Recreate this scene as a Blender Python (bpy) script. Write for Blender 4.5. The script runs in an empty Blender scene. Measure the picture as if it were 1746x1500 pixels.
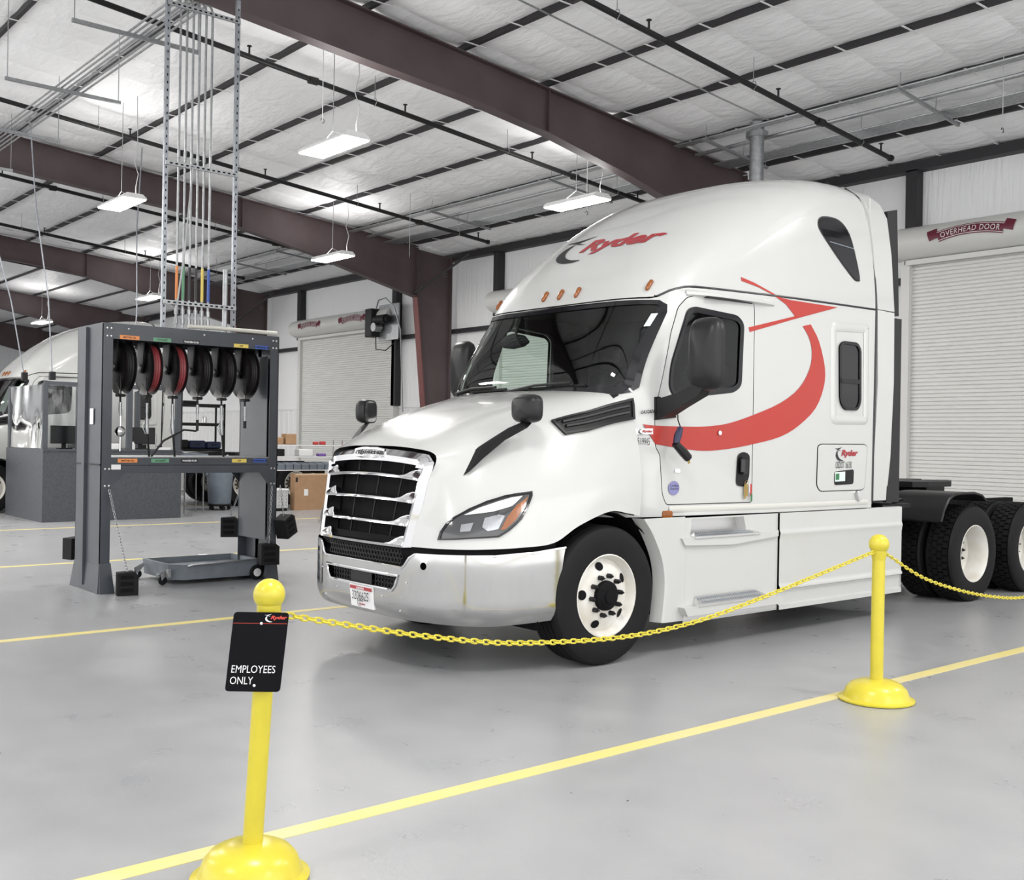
import bpy, math, random
from mathutils import Vector, Matrix
from mathutils.geometry import delaunay_2d_cdt
random.seed(7)
sc = bpy.context.scene
# ---------------------------------------------------------------- camera, world, exposure
PITCH, ROLL, YAW = math.radians(.047), math.radians(-.938), math.radians(49.75)
FPX = 1826.0
cam_d = bpy.data.cameras.new('camera'); cam = bpy.data.objects.new('camera', cam_d); sc.collection.objects.link(cam)
cam_d.sensor_fit = 'HORIZONTAL'; cam_d.sensor_width = 36.0; cam_d.lens = 36.0*FPX/1746.0
cam_d.clip_start = 0.05; cam_d.clip_end = 300
fw = Vector((-math.sin(YAW)*math.cos(PITCH), math.cos(YAW)*math.cos(PITCH), math.sin(PITCH)))
rt = Vector((math.cos(YAW), math.sin(YAW), 0)); dn = fw.cross(rt)
r2 = math.cos(ROLL)*rt+math.sin(ROLL)*dn; d2 = -math.sin(ROLL)*rt+math.cos(ROLL)*dn
m3 = Matrix((r2, -d2, -fw)).transposed()
cam.matrix_world = Matrix.Translation((0, 0, 1.6)) @ m3.to_4x4()
sc.camera = cam
world = bpy.data.worlds.new('world'); sc.world = world; world.use_nodes = True
WORLD_STRENGTH = 1.15
bg = world.node_tree.nodes['Background']; bg.inputs[0].default_value = (1.0, 1.0, 1.0, 1); bg.inputs[1].default_value = WORLD_STRENGTH
sc.view_settings.view_transform = 'Standard'; sc.view_settings.look = 'None'
sc.view_settings.gamma = 1.0; sc.view_settings.use_curve_mapping = False
sc.view_settings.exposure = 1.10
LAMP_WATTS = 48.0
UPLIGHT = 0.24
# ---------------------------------------------------------------- helpers
COL = sc.collection
R = math.radians
def mat(name, color, rough=0.5, metal=0.0, coat=0.0, noise=None, bump=None, emit=None, spec=0.5):
    m = bpy.data.materials.new(name); m.use_nodes = True; nt = m.node_tree; b = nt.nodes['Principled BSDF']
    b.inputs['Base Color'].default_value = (*color, 1); b.inputs['Roughness'].default_value = rough; b.inputs['Metallic'].default_value = metal
    b.inputs['Coat Weight'].default_value = coat; b.inputs['Coat Roughness'].default_value = 0.06; b.inputs['Specular IOR Level'].default_value = spec
    tc = nt.nodes.new('ShaderNodeTexCoord')
    if noise:
        scale, amt = noise[:2]
        n = nt.nodes.new('ShaderNodeTexNoise'); n.inputs['Scale'].default_value = scale; n.inputs['Detail'].default_value = 6
        nt.links.new(tc.outputs['Object'], n.inputs['Vector'])
        r = nt.nodes.new('ShaderNodeValToRGB'); r.color_ramp.elements[0].position = 0.3; r.color_ramp.elements[1].position = 0.7
        c2 = noise[2] if len(noise) > 2 else tuple(c*(1-amt) for c in color)
        r.color_ramp.elements[0].color = (*c2, 1); r.color_ramp.elements[1].color = (*color, 1)
        nt.links.new(n.outputs['Fac'], r.inputs['Fac']); nt.links.new(r.outputs['Color'], b.inputs['Base Color'])
    if bump:
        n2 = nt.nodes.new('ShaderNodeTexNoise'); n2.inputs['Scale'].default_value = bump[0]; n2.inputs['Detail'].default_value = 4
        mp = nt.nodes.new('ShaderNodeMapping'); mp.inputs['Scale'].default_value = bump[2] if len(bump) > 2 else (1, 1, 1)
        nt.links.new(tc.outputs['Object'], mp.inputs['Vector']); nt.links.new(mp.outputs['Vector'], n2.inputs['Vector'])
        bp = nt.nodes.new('ShaderNodeBump'); bp.inputs['Strength'].default_value = bump[1]; bp.inputs['Distance'].default_value = bump[3] if len(bump) > 3 else 0.02
        nt.links.new(n2.outputs['Fac'], bp.inputs['Height']); nt.links.new(bp.outputs['Normal'], b.inputs['Normal'])
    if emit:
        b.inputs['Emission Color'].default_value = (*emit[0], 1); b.inputs['Emission Strength'].default_value = emit[1]
    return m
def glass(name, tint, gloss=0.09, rough=0.02):
    m = bpy.data.materials.new(name); m.use_nodes = True; nt = m.node_tree; nt.nodes.remove(nt.nodes['Principled BSDF'])
    out = nt.nodes['Material Output']
    t = nt.nodes.new('ShaderNodeBsdfTransparent'); t.inputs[0].default_value = (*tint, 1)
    g = nt.nodes.new('ShaderNodeBsdfGlossy'); g.inputs['Roughness'].default_value = rough
    lw = nt.nodes.new('ShaderNodeFresnel'); lw.inputs[0].default_value = 1.45
    ad = nt.nodes.new('ShaderNodeMath'); ad.operation = 'MAXIMUM'; ad.inputs[1].default_value = gloss
    nt.links.new(lw.outputs[0], ad.inputs[0])
    mx = nt.nodes.new('ShaderNodeMixShader'); nt.links.new(ad.outputs[0], mx.inputs[0]); nt.links.new(t.outputs[0], mx.inputs[1]); nt.links.new(g.outputs[0], mx.inputs[2])
    nt.links.new(mx.outputs[0], out.inputs[0])
    return m
class MB:
    def __init__(self, T=None): self.v = []; self.f = []; self.m = []; self.mi = 0; self.T = T
    def add(self, vs, fs, mi=None):
        o = len(self.v); self.v += [tuple(p) for p in vs]; self.f += [tuple(i+o for i in f) for f in fs]; self.m += [self.mi if mi is None else mi]*len(fs); return self
    def box(self, a, b, M=None):
        x0, y0, z0 = a; x1, y1, z1 = b
        vs = [(x0,y0,z0),(x1,y0,z0),(x1,y1,z0),(x0,y1,z0),(x0,y0,z1),(x1,y0,z1),(x1,y1,z1),(x0,y1,z1)]
        if M is not None: vs = [tuple(M @ Vector(p)) for p in vs]
        return self.add(vs, [(0,3,2,1),(4,5,6,7),(0,1,5,4),(1,2,6,5),(2,3,7,6),(3,0,4,7)])
    def rbox(self, a, b, r=0.01, M=None):
        """box with chamfered edges"""
        x0, y0, z0 = a; x1, y1, z1 = b; cx, cy, cz = (x0+x1)/2, (y0+y1)/2, (z0+z1)/2
        hx, hy, hz = abs(x1-x0)/2, abs(y1-y0)/2, abs(z1-z0)/2; r = min(r, hx*.9, hy*.9, hz*.9)
        vs = []; idx = {}
        for sx in (-1, 1):
            for sy in (-1, 1):
                for sz in (-1, 1):
                    for ax in range(3):
                        h = [hx-r, hy-r, hz-r]; h[ax] += r
                        idx[(sx, sy, sz, ax)] = len(vs); vs.append((cx+sx*h[0], cy+sy*h[1], cz+sz*h[2]))
        fs = []
        for ax in range(3):
            o = [i for i in range(3) if i != ax]
            for s in (-1, 1):
                q = []
                for a1, a2 in ((-1,-1),(1,-1),(1,1),(-1,1)):
                    k = [0, 0, 0]; k[ax] = s; k[o[0]] = a1; k[o[1]] = a2; q.append(idx[(*k, ax)])
                fs.append(tuple(q))
        for ax in range(3):
            o = [i for i in range(3) if i != ax]
            for a1 in (-1, 1):
                for a2 in (-1, 1):
                    k0 = [0,0,0]; k1 = [0,0,0]; k0[ax] = -1; k1[ax] = 1
                    for k in (k0, k1): k[o[0]] = a1; k[o[1]] = a2
                    fs.append((idx[(*k0, o[0])], idx[(*k1, o[0])], idx[(*k1, o[1])], idx[(*k0, o[1])]))
        for sx in (-1, 1):
            for sy in (-1, 1):
                for sz in (-1, 1): fs.append(tuple(idx[(sx, sy, sz, a)] for a in range(3)))
        if M is not None: vs = [tuple(M @ Vector(p)) for p in vs]
        return self.add(vs, fs)
    def cyl(self, p0, p1, r, n=12, r1=None, caps=True):
        p0 = Vector(p0); p1 = Vector(p1); d = (p1-p0).normalized(); u = d.orthogonal().normalized(); w = d.cross(u); r1 = r if r1 is None else r1
        vs = [];
        for p, rr in ((p0, r), (p1, r1)):
            for i in range(n): a = 2*math.pi*i/n; vs.append(tuple(p+rr*(math.cos(a)*u+math.sin(a)*w)))
        fs = [(i, (i+1) % n, n+(i+1) % n, n+i) for i in range(n)]
        if caps: fs += [tuple(range(n))[::-1], tuple(range(n, 2*n))]
        return self.add(vs, fs)
    def tube(self, path, r, n=8, closed=False, caps=True):
        P = [Vector(p) for p in path]; k = len(P); vs = []; u = None
        for i in range(k):
            if closed: d = (P[(i+1) % k]-P[i-1])
            else: d = P[min(i+1, k-1)]-P[max(i-1, 0)]
            d.normalize()
            if u is None: u = d.orthogonal().normalized()
            else: u = (u-d*u.dot(d)); u = u.normalized() if u.length > 1e-6 else d.orthogonal().normalized()
            w = d.cross(u); rr = r[i] if isinstance(r, (list, tuple)) else r
            for j in range(n): a = 2*math.pi*j/n; vs.append(tuple(P[i]+rr*(math.cos(a)*u+math.sin(a)*w)))
        fs = []
        for i in range(k if closed else k-1):
            b = (i+1) % k
            for j in range(n): fs.append((i*n+j, i*n+(j+1) % n, b*n+(j+1) % n, b*n+j))
        if caps and not closed: fs += [tuple(range(n))[::-1], tuple(range((k-1)*n, k*n))]
        return self.add(vs, fs)
    def lathe(self, prof, c=(0,0,0), axis='Z', n=32):
        """prof: (radius, height) pairs"""
        vs = []
        for r, h in prof:
            for j in range(n):
                a = 2*math.pi*j/n; x, y = r*math.cos(a), r*math.sin(a)
                p = {'Z': (x, y, h), 'X': (h, x, y), 'Y': (x, h, y)}[axis]
                vs.append((p[0]+c[0], p[1]+c[1], p[2]+c[2]))
        fs = [(i*n+j, i*n+(j+1) % n, (i+1)*n+(j+1) % n, (i+1)*n+j) for i in range(len(prof)-1) for j in range(n)]
        return self.add(vs, fs)
    def prism(self, poly, axis, a, b, M=None):
        def pt(p, h): return {'X': (h, p[0], p[1]), 'Y': (p[0], h, p[1]), 'Z': (p[0], p[1], h)}[axis]
        n = len(poly); vs = [pt(p, a) for p in poly]+[pt(p, b) for p in poly]
        if M is not None: vs = [tuple(M @ Vector(p)) for p in vs]
        return self.add(vs, [tuple(range(n))[::-1], tuple(range(n, 2*n))]+[(i, (i+1) % n, n+(i+1) % n, n+i) for i in range(n)])
    def grid(self, rows, closev=False):
        nr, nc = len(rows), len(rows[0]); vs = [p for r in rows for p in r]
        fs = [(i*nc+j, i*nc+(j+1) % nc, (i+1)*nc+(j+1) % nc, (i+1)*nc+j) for i in range(nr-1) for j in range(nc if closev else nc-1)]
        return self.add(vs, fs)
    def mirror(self):
        n = len(self.v); mp = []
        for i in range(n):
            x, y, z = self.v[i]
            if abs(x) < 1e-6: mp.append(i)
            else: mp.append(len(self.v)); self.v.append((-x, y, z))
        nf = len(self.f); self.f += [tuple(mp[i] for i in f[::-1]) for f in self.f]; self.m += self.m[:nf]; return self
    def build(self, name, mats, parent=None, loc=None, smooth=35):
        me = bpy.data.meshes.new(name)
        vs = [self.T(p) for p in self.v] if self.T else self.v
        me.from_pydata(vs, [], self.f); me.validate(clean_customdata=False)
        if not isinstance(mats, (list, tuple)): mats = [mats]
        for m in mats: me.materials.append(m)
        if len(mats) > 1:
            for i, p in enumerate(me.polygons): p.material_index = self.m[i] if i < len(self.m) else 0
        if smooth:
            me.shade_smooth(); me.set_sharp_from_angle(angle=R(smooth))
        o = bpy.data.objects.new(name, me); COL.objects.link(o)
        if parent: o.parent = parent
        if loc: o.location = loc
        return o
def inside(p, poly):
    c = False; x, y = p; n = len(poly)
    for i in range(n):
        x0, y0 = poly[i]; x1, y1 = poly[i-1]
        if (y0 > y) != (y1 > y) and x < (x1-x0)*(y-y0)/(y1-y0)+x0: c = not c
    return c
def resample(poly, step, closed=True):
    out = []; n = len(poly)
    for i in range(n if closed else n-1):
        a = poly[i]; b = poly[(i+1) % n]; k = max(1, int(math.ceil(math.hypot(b[0]-a[0], b[1]-a[1])/step)))
        out += [(a[0]+(b[0]-a[0])*j/k, a[1]+(b[1]-a[1])*j/k) for j in range(k)]
    if not closed: out.append(poly[-1])
    return out
def rounded(poly, r, n=4):
    out = []; k = len(poly)
    for i in range(k):
        p = Vector(poly[i]); a = Vector(poly[i-1])-p; b = Vector(poly[(i+1) % k])-p
        rr = r[i] if isinstance(r, (list, tuple)) else r
        rr = min(rr, a.length*.45, b.length*.45)
        if rr < 1e-4: out.append(tuple(p)); continue
        s = p+a.normalized()*rr; e = p+b.normalized()*rr
        for j in range(n+1):
            t = j/n; out.append(tuple((1-t)**2*s+2*t*(1-t)*p+t*t*e))
    return out
def smooth_poly(pts, n=4):
    k = len(pts); out = []
    for i in range(k):
        for j in range(n): out.append(cr(pts[i-1], pts[i], pts[(i+1) % k], pts[(i+2) % k], j/n))
    return out
def offset_poly(poly, d):
    """push a closed outline inwards by d (any winding)"""
    n = len(poly); area = sum(poly[i-1][0]*poly[i][1]-poly[i][0]*poly[i-1][1] for i in range(n)); s = 1 if area > 0 else -1
    out = []
    for i in range(n):
        a = Vector(poly[i-1]); p = Vector(poly[i]); b = Vector(poly[(i+1) % n])
        e1 = (p-a); e2 = (b-p)
        if e1.length < 1e-9: e1 = e2
        if e2.length < 1e-9: e2 = e1
        e1 = e1.normalized(); e2 = e2.normalized()
        n1 = Vector((-e1.y, e1.x))*s; n2 = Vector((-e2.y, e2.x))*s; m = n1+n2
        m = m/max(0.35, m.length_squared/2) if m.length > 1e-6 else n1
        out.append(tuple(p+m*d))
    return out
def patch(mb, outer, holes, sx, sy, fn, flip=False):
    """fill an outline (with holes) by small triangles and lay them on the surface fn"""
    S = lambda q: (q[0]/sx, q[1]/sy)
    o = resample([S(p) for p in outer], 1.0); hs = [resample([S(p) for p in h], 1.0) for h in holes]
    vs = [Vector(p) for p in o]; es = [(i, (i+1) % len(o)) for i in range(len(o))]
    for h in hs:
        k = len(vs); vs += [Vector(p) for p in h]; es += [(k+i, k+(i+1) % len(h)) for i in range(len(h))]
    xs = [p[0] for p in o]; ys = [p[1] for p in o]; bpts = [p for l in [o]+hs for p in l]
    cell = {}
    for p in bpts: cell.setdefault((int(math.floor(p[0])), int(math.floor(p[1]))), []).append(p)
    y = math.floor(min(ys))+.5
    while y < max(ys):
        x = math.floor(min(xs))+.5
        while x < max(xs):
            ci, cj = int(math.floor(x)), int(math.floor(y))
            near = any((p[0]-x)**2+(p[1]-y)**2 < .2 for a in (-1,0,1) for b in (-1,0,1) for p in cell.get((ci+a, cj+b), ()))
            if not near and inside((x, y), o) and not any(inside((x, y), h) for h in hs): vs.append(Vector((x, y)))
            x += 1.0
        y += 1.0
    r = delaunay_2d_cdt(vs, es, [], 0, 1e-5); V = r[0]; F = []
    for f in r[2]:
        c = ((V[f[0]].x+V[f[1]].x+V[f[2]].x)/3, (V[f[0]].y+V[f[1]].y+V[f[2]].y)/3)
        if inside(c, o) and not any(inside(c, h) for h in hs): F.append(tuple(f)[::-1] if flip else tuple(f))
    mb.add([fn(v.x*sx, v.y*sy) for v in V], F); return mb
def ring(mb, poly, d, fn, step=0.05):
    """a flat band of width d inside a closed outline, laid on fn"""
    o = resample(poly, step); i_ = offset_poly(o, d)
    n = len(o); mb.add([fn(*p) for p in o]+[fn(*p) for p in i_], [(i, (i+1) % n, n+(i+1) % n, n+i) for i in range(n)]); return mb
def text2d(s, size=1.0, shear=0.0, bold=0.0, align='LEFT', sx=1.0, spacing=1.0, res=3):
    cu = bpy.data.curves.new('lettering', 'FONT'); cu.body = s; cu.size = size; cu.shear = shear; cu.offset = bold; cu.align_x = align; cu.resolution_u = res; cu.space_character = spacing; cu.fill_mode = 'FRONT'
    ob = bpy.data.objects.new('lettering', cu); COL.objects.link(ob)
    bpy.context.view_layer.update()
    me = bpy.data.meshes.new_from_object(ob.evaluated_get(bpy.context.evaluated_depsgraph_get()))
    V = [(v.co.x*sx, v.co.y) for v in me.vertices]; F = [tuple(p.vertices) for p in me.polygons]
    bpy.data.objects.remove(ob); bpy.data.curves.remove(cu); bpy.data.meshes.remove(me)
    return V, F
def put_text(mb, s, fn, **kw):
    V, F = text2d(s, **kw); mb.add([fn(*p) for p in V], F); return mb
def empty(name, loc=(0,0,0), rz=0.0, rot=None):
    o = bpy.data.objects.new(name, None); COL.objects.link(o); o.location = loc; o.rotation_euler = rot if rot else (0, 0, rz); o.empty_display_size = 0.1; return o
def tag(o, label, cat=None, group=None, kind=None):
    if label: o['label'] = label
    if cat: o['category'] = cat
    if group: o['group'] = group
    if kind: o['kind'] = kind
    return o
def struct(o, label=None): o['kind'] = 'structure'; return tag(o, label) if label else o
def copy_tree(o, parent=None, skip=()):
    c = o.copy(); COL.objects.link(c); c.parent = parent
    for ch in list(o.children):
        if ch.name.split('.')[0] not in skip: copy_tree(ch, c, skip)
    return c
# ---------------------------------------------------------------- materials
M = {}
M['white'] = mat('white_paint', (.545,.552,.538), .22, coat=.6)
M['chrome'] = mat('chrome', (.83,.83,.84), .07, 1.0)
M['bumper'] = mat('polished_metal', (.48,.48,.475), .11, 1.0, noise=(2.5,.06), bump=(3,.05))
M['black'] = mat('black_plastic', (.009,.009,.010), .45, spec=.3)
M['blackgloss'] = mat('black_gloss', (.008,.008,.01), .08)
M['satin'] = mat('satin_black', (.012,.012,.013), .38, spec=.35)
M['rubber'] = mat('tyre_rubber', (.008,.008,.009), .65, noise=(6,.25), spec=.25)
M['dark'] = mat('dark_inside', (.006,.006,.007), .8, spec=.15)
M['interior'] = mat('cab_trim', (.018,.018,.02), .6, spec=.2)
M['glass'] = glass('windshield_glass', (.80,.88,.84), .06)
M['clear'] = glass('clear_vinyl', (.93,.94,.94), .06, .08)
M['red'] = mat('red_vinyl', (.43,.036,.026), .3)
M['logored'] = mat('logo_red', (.36,.022,.03), .3)
M['ink'] = mat('black_ink', (.012,.012,.014), .35)
M['paper'] = mat('white_label', (.82,.82,.82), .5)
M['amber'] = mat('amber_lens', (.27,.075,.008), .12, coat=.4)
M['lens'] = mat('lamp_lens', (.42,.43,.45), .12, .8)
M['drl'] = mat('white_lens', (.80,.81,.78), .12, coat=.5)
M['alu'] = mat('aluminium', (.80,.80,.80), .36, 1.0)
M['wheelwhite'] = mat('wheel_white', (.76,.76,.74), .3, noise=(5,.12,(.62,.58,.5)))
M['rust'] = mat('rusty_hub', (.16,.12,.08), .7, noise=(9,.6))
M['frame'] = mat('primer_steel', (.092,.066,.070), .55, noise=(1.1,.3,(.062,.040,.042)))
M['column'] = mat('red_primer', (.17,.06,.056), .55, noise=(1.5,.25))
M['purlin'] = mat('purlin_steel', (.022,.02,.023), .6)
M['insul'] = mat('vinyl_insulation', (.90,.90,.91), .45, bump=(3.2,.55,(1.0,2.6,1.0),.06))
M['wallinsul'] = mat('wall_insulation', (.86,.865,.87), .45, bump=(4,.5,(3.5,1.0,.35),.05))
M['liner'] = mat('liner_panel', (.80,.80,.80), .4)
M['slat'] = mat('door_slat', (.70,.70,.675), .38)
M['hood'] = mat('door_hood', (.66,.66,.635), .4)
M['pipe'] = mat('sprinkler_pipe', (.012,.012,.013), .5, spec=.3)
M['galv'] = mat('galvanised', (.42,.43,.44), .4, .85, noise=(20,.25))
M['strut'] = mat('strut_channel', (.36,.38,.41), .4, .8, noise=(14,.3))
M['yellow'] = mat('yellow_plastic', (.66,.56,.045), .28, noise=(7,.12))
M['sign'] = mat('sign_black', (.005,.005,.007), .5, spec=.1)
M['stand'] = mat('grey_powder_coat', (.058,.065,.078), .4, coat=.15, noise=(5,.18))
M['desk'] = mat('slate_laminate', (.075,.08,.093), .5, noise=(30,.35))
M['hose_red'] = mat('red_hose', (.22,.03,.035), .45)
M['reel'] = mat('reel_black', (.009,.007,.008), .38, spec=.3)
M['grey'] = mat('grey_plastic', (.20,.235,.28), .5, noise=(8,.15))
M['pan'] = mat('grey_painted_steel', (.19,.215,.245), .45, noise=(6,.3))
M['card'] = mat('cardboard', (.43,.26,.145), .8, noise=(8,.12))
M['screen'] = mat('screen_black', (.01,.011,.013), .25)
M['tyel'] = mat('label_yellow', (.75,.58,.13), .5); M['tgrn'] = mat('label_green', (.13,.32,.19), .5)
M['torg'] = mat('label_orange', (.75,.27,.08), .5); M['tblu'] = mat('label_blue', (.05,.11,.42), .5)
M['blue'] = mat('blue_plastic', (.012,.018,.06), .4); M['lid_green'] = mat('green_lid', (.03,.18,.07), .4); M['purple'] = mat('purple_box', (.2,.1,.38), .5); M['redbox'] = mat('red_box', (.5,.05,.05), .5)
M['brass'] = mat('brass', (.5,.36,.12), .35, .9)
M['maroon'] = mat('maroon_print', (.14,.012,.03), .45)
M['cable'] = mat('grey_cable', (.45,.45,.46), .5); M['cableblack'] = mat('black_cable', (.009,.009,.009), .5, spec=.3)
M['lilac'] = mat('lilac_sticker', (.22,.22,.42), .5)
M['sill'] = mat('sill_grey', (.62,.62,.58), .35, coat=.2)
def lit(name, col, s): return mat(name, (.9,.9,.9), .4, emit=(col, s))
M['led'] = lit('led_diffuser', (1.0,.97,.93), 9.0)
# ---------------------------------------------------------------- truck shape functions (metres, truck frame: w = across, y = back, z = up)
def tab(pts):
    xs = [p[0] for p in pts]; ys = [p[1] for p in pts]; n = len(xs)
    ms = []
    for i in range(n):
        if i == 0: m = (ys[1]-ys[0])/(xs[1]-xs[0])
        elif i == n-1: m = (ys[-1]-ys[-2])/(xs[-1]-xs[-2])
        else:
            a = (ys[i]-ys[i-1])/(xs[i]-xs[i-1]); b = (ys[i+1]-ys[i])/(xs[i+1]-xs[i])
            m = 0.0 if a*b <= 0 else 2*a*b/(a+b)
        ms.append(m)
    def f(x):
        if x <= xs[0]: return ys[0]
        if x >= xs[-1]: return ys[-1]
        i = 0
        while xs[i+1] < x: i += 1
        h = xs[i+1]-xs[i]; t = (x-xs[i])/h
        return ((2*t**3-3*t*t+1)*ys[i] + (t**3-2*t*t+t)*h*ms[i] + (-2*t**3+3*t*t)*ys[i+1] + (t**3-t*t)*h*ms[i+1])
    return f
cab_front = tab([(1.0,5.62),(1.9,5.60),(2.02,5.62),(2.72,6.03),(2.83,6.10),(3.03,6.25),(3.2,6.41),(3.42,6.66),(3.6,6.91),(3.75,7.17),(3.88,7.45),(3.98,7.77),(4.05,8.12),(4.09,8.45)])
cab_arc = tab([(1.0,.5),(2.72,.5),(2.83,.52),(3.2,.72),(3.6,.95),(3.88,1.0),(3.98,.85),(4.05,.58),(4.09,.3)])
cab_pow = tab([(1.0,6.0),(2.83,6.0),(3.2,4.2),(3.6,3.2),(4.09,3.0)])
cab_half = tab([(1.0,1.2),(2.85,1.2),(3.3,1.18),(3.6,1.155),(3.8,1.115),(3.9,1.07),(3.97,1.0),(4.03,.89),(4.07,.74),(4.09,.55)])
cab_rear = tab([(1.0,8.93),(2.9,8.95),(3.8,8.88),(3.95,8.83),(4.05,8.75),(4.09,8.68)])
def sstep(t):
    t = min(1.0, max(0.0, t)); return t*t*(3-2*t)
def cab_w(y, z):
    """half width of the cab / sleeper / roof fairing at (y, z)"""
    w = cab_half(z) - 0.10*(1-sstep((y-6.1)/1.7))
    ya = cab_front(z)+cab_arc(z)
    if y < ya:
        c = min(1.0, (ya-y)/cab_arc(z)); w *= max(0.0, 1-c*c)**(1.0/cab_pow(z))
    return w
def cab_pt(k, z, out=0.0):
    """k 0..1 runs round the front from the middle to the flank, 1..2 along the flank"""
    yf = cab_front(z); d = cab_arc(z); ya = yf+d; n = cab_pow(z)
    if k <= 1:
        s = abs(k)**(n/2.0); s = min(1.0, s)
        y = ya-d*math.sqrt(max(0.0, 1-s*s))
        w = (cab_half(z)-0.10*(1-sstep((y-6.1)/1.7)))*abs(k)
        nx = abs(k)**6; ny = -(1-nx)
        w += out*nx; y += out*ny
        return (math.copysign(w, k), y, z)
    y = ya+(k-1)*(cab_rear(z)-ya)
    return (cab_w(y, z)+out, y, z)
def cab_k(y, z):
    yf = cab_front(z); d = cab_arc(z); ya = yf+d
    if y >= ya: return 1+(y-ya)/(cab_rear(z)-ya)
    c = min(1.0, max(0.0, (ya-y)/d)); return (1-c*c)**(1.0/cab_pow(z))
seam_z = tab([(5.9,2.725),(6.15,2.725),(6.30,2.79),(6.45,2.83),(7.3,2.845),(9.0,2.87)])
# hood: rows run from the grille back to the cowl, from the middle of the top (row 0) down to the wheel arch
HOOD = [
 [(0,4.30,1.550),(0,4.42,1.620),(0,4.62,1.710),(0,4.85,1.800),(0,5.05,1.865),(0,5.22,1.915),(0,5.40,1.960),(0,5.54,1.990),(0,5.68,2.015)],
 [(.40,4.31,1.540),(.42,4.43,1.610),(.45,4.63,1.700),(.48,4.86,1.790),(.51,5.06,1.855),(.53,5.23,1.905),(.55,5.42,1.950),(.57,5.57,1.982),(.59,5.73,2.008)],
 [(.67,4.34,1.490),(.71,4.46,1.550),(.76,4.65,1.630),(.81,4.88,1.715),(.85,5.08,1.780),(.885,5.27,1.835),(.92,5.48,1.890),(.955,5.66,1.940),(1.0,5.86,1.985)],
 [(.645,4.30,1.32),(.76,4.42,1.355),(.87,4.60,1.42),(.94,4.84,1.525),(.985,5.05,1.605),(1.01,5.25,1.665),(1.035,5.48,1.71),(1.05,5.67,1.74),(1.065,5.88,1.76)],
 [(.62,4.27,1.14),(.80,4.38,1.16),(.94,4.55,1.20),(1.05,4.80,1.265),(1.10,5.03,1.34),(1.125,5.25,1.405),(1.135,5.48,1.455),(1.13,5.68,1.485),(1.12,5.895,1.50)],
 [(.59,4.23,.985),(.82,4.33,.99),(.98,4.50,1.01),(1.10,4.76,1.05),(1.16,5.00,1.10),(1.185,5.24,1.195),(1.19,5.49,1.27),(1.175,5.70,1.29),(1.145,5.89,1.285)],
 [(.57,4.21,.865),(.82,4.31,.865),(1.0,4.48,.868),(1.13,4.74,.88),(1.18,4.985,.905),(1.20,5.20,1.015),(1.20,5.50,1.105),(1.19,5.70,1.085),(1.16,5.86,1.06)]]
def cr(p0, p1, p2, p3, t):
    return tuple(0.5*(2*b+(c-a)*t+(2*a-5*b+4*c-d)*t*t+(3*b-a-3*c+d)*t**3) for a, b, c, d in zip(p0, p1, p2, p3))
def crv(pts, t):
    n = len(pts)-1; x = min(max(t, 0.0), 1.0)*n; i = min(int(x), n-1); f = x-i
    e = lambda j: pts[j] if 0 <= j <= n else (tuple(2*a-b for a, b in zip(pts[0], pts[1])) if j < 0 else tuple(2*a-b for a, b in zip(pts[n], pts[n-1])))
    return cr(e(i-1), e(i), e(i+1), e(i+2), f)
def hood_pt(u, v, out=0.0):
    col = [crv(r, v) for r in HOOD]
    p = crv([(-col[1][0], col[1][1], col[1][2])]+col, (u*6+1)/7.0)
    if out:
        e = 1e-3
        a = crv([(-col[1][0], col[1][1], col[1][2])]+col, (min(1, u+e)*6+1)/7.0); b = crv([(-col[1][0], col[1][1], col[1][2])]+col, (max(0, u-e)*6+1)/7.0)
        c2 = hood_pt(u, min(1, v+e)); d2 = hood_pt(u, max(0, v-e))
        du = [x-y for x, y in zip(a, b)]; dv = [x-y for x, y in zip(c2, d2)]
        n = (dv[1]*du[2]-dv[2]*du[1], dv[2]*du[0]-dv[0]*du[2], dv[0]*du[1]-dv[1]*du[0])
        l = math.sqrt(sum(x*x for x in n)) or 1
        if n[0]+0.3*n[2] < 0: l = -l
        p = tuple(x+out*y/l for x, y in zip(p, n))
    return p
bump_y = tab([(0,4.165),(.3,4.17),(.5,4.183),(.6,4.203),(.7,4.235),(.8,4.282)])
# the bumper is measured along w up to 0.8 and then along its bend
BUMP = [(i*0.05, bump_y(i*0.05)) for i in range(17)]+[(.88,4.335),(.95,4.395),(1.01,4.47),(1.06,4.555),(1.10,4.65),(1.13,4.75),(1.155,4.87),(1.17,4.98),(1.18,5.10)]
BARC = [0.0]
for _i in range(1, len(BUMP)): BARC.append(BARC[-1]+math.hypot(BUMP[_i][0]-BUMP[_i-1][0], BUMP[_i][1]-BUMP[_i-1][1]))
bump_ws = tab(list(zip(BARC, [p[0] for p in BUMP]))); bump_ys = tab(list(zip(BARC, [p[1] for p in BUMP])))
def bump_pt(s, z, out=0.0):
    a = abs(s); w = bump_ws(a); y = bump_ys(a)
    e = 0.01; tx = bump_ws(a+e)-bump_ws(max(0, a-e)); ty = bump_ys(a+e)-bump_ys(max(0, a-e)); l = math.hypot(tx, ty) or 1
    ins = 0.05*max(0.0, (0.46-z)/0.12)**2 + 0.010*max(0.0, (z-0.70)/0.2)**2 - out
    return (math.copysign(w-ins*ty/l, s), y+ins*tx/l, z)
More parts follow.
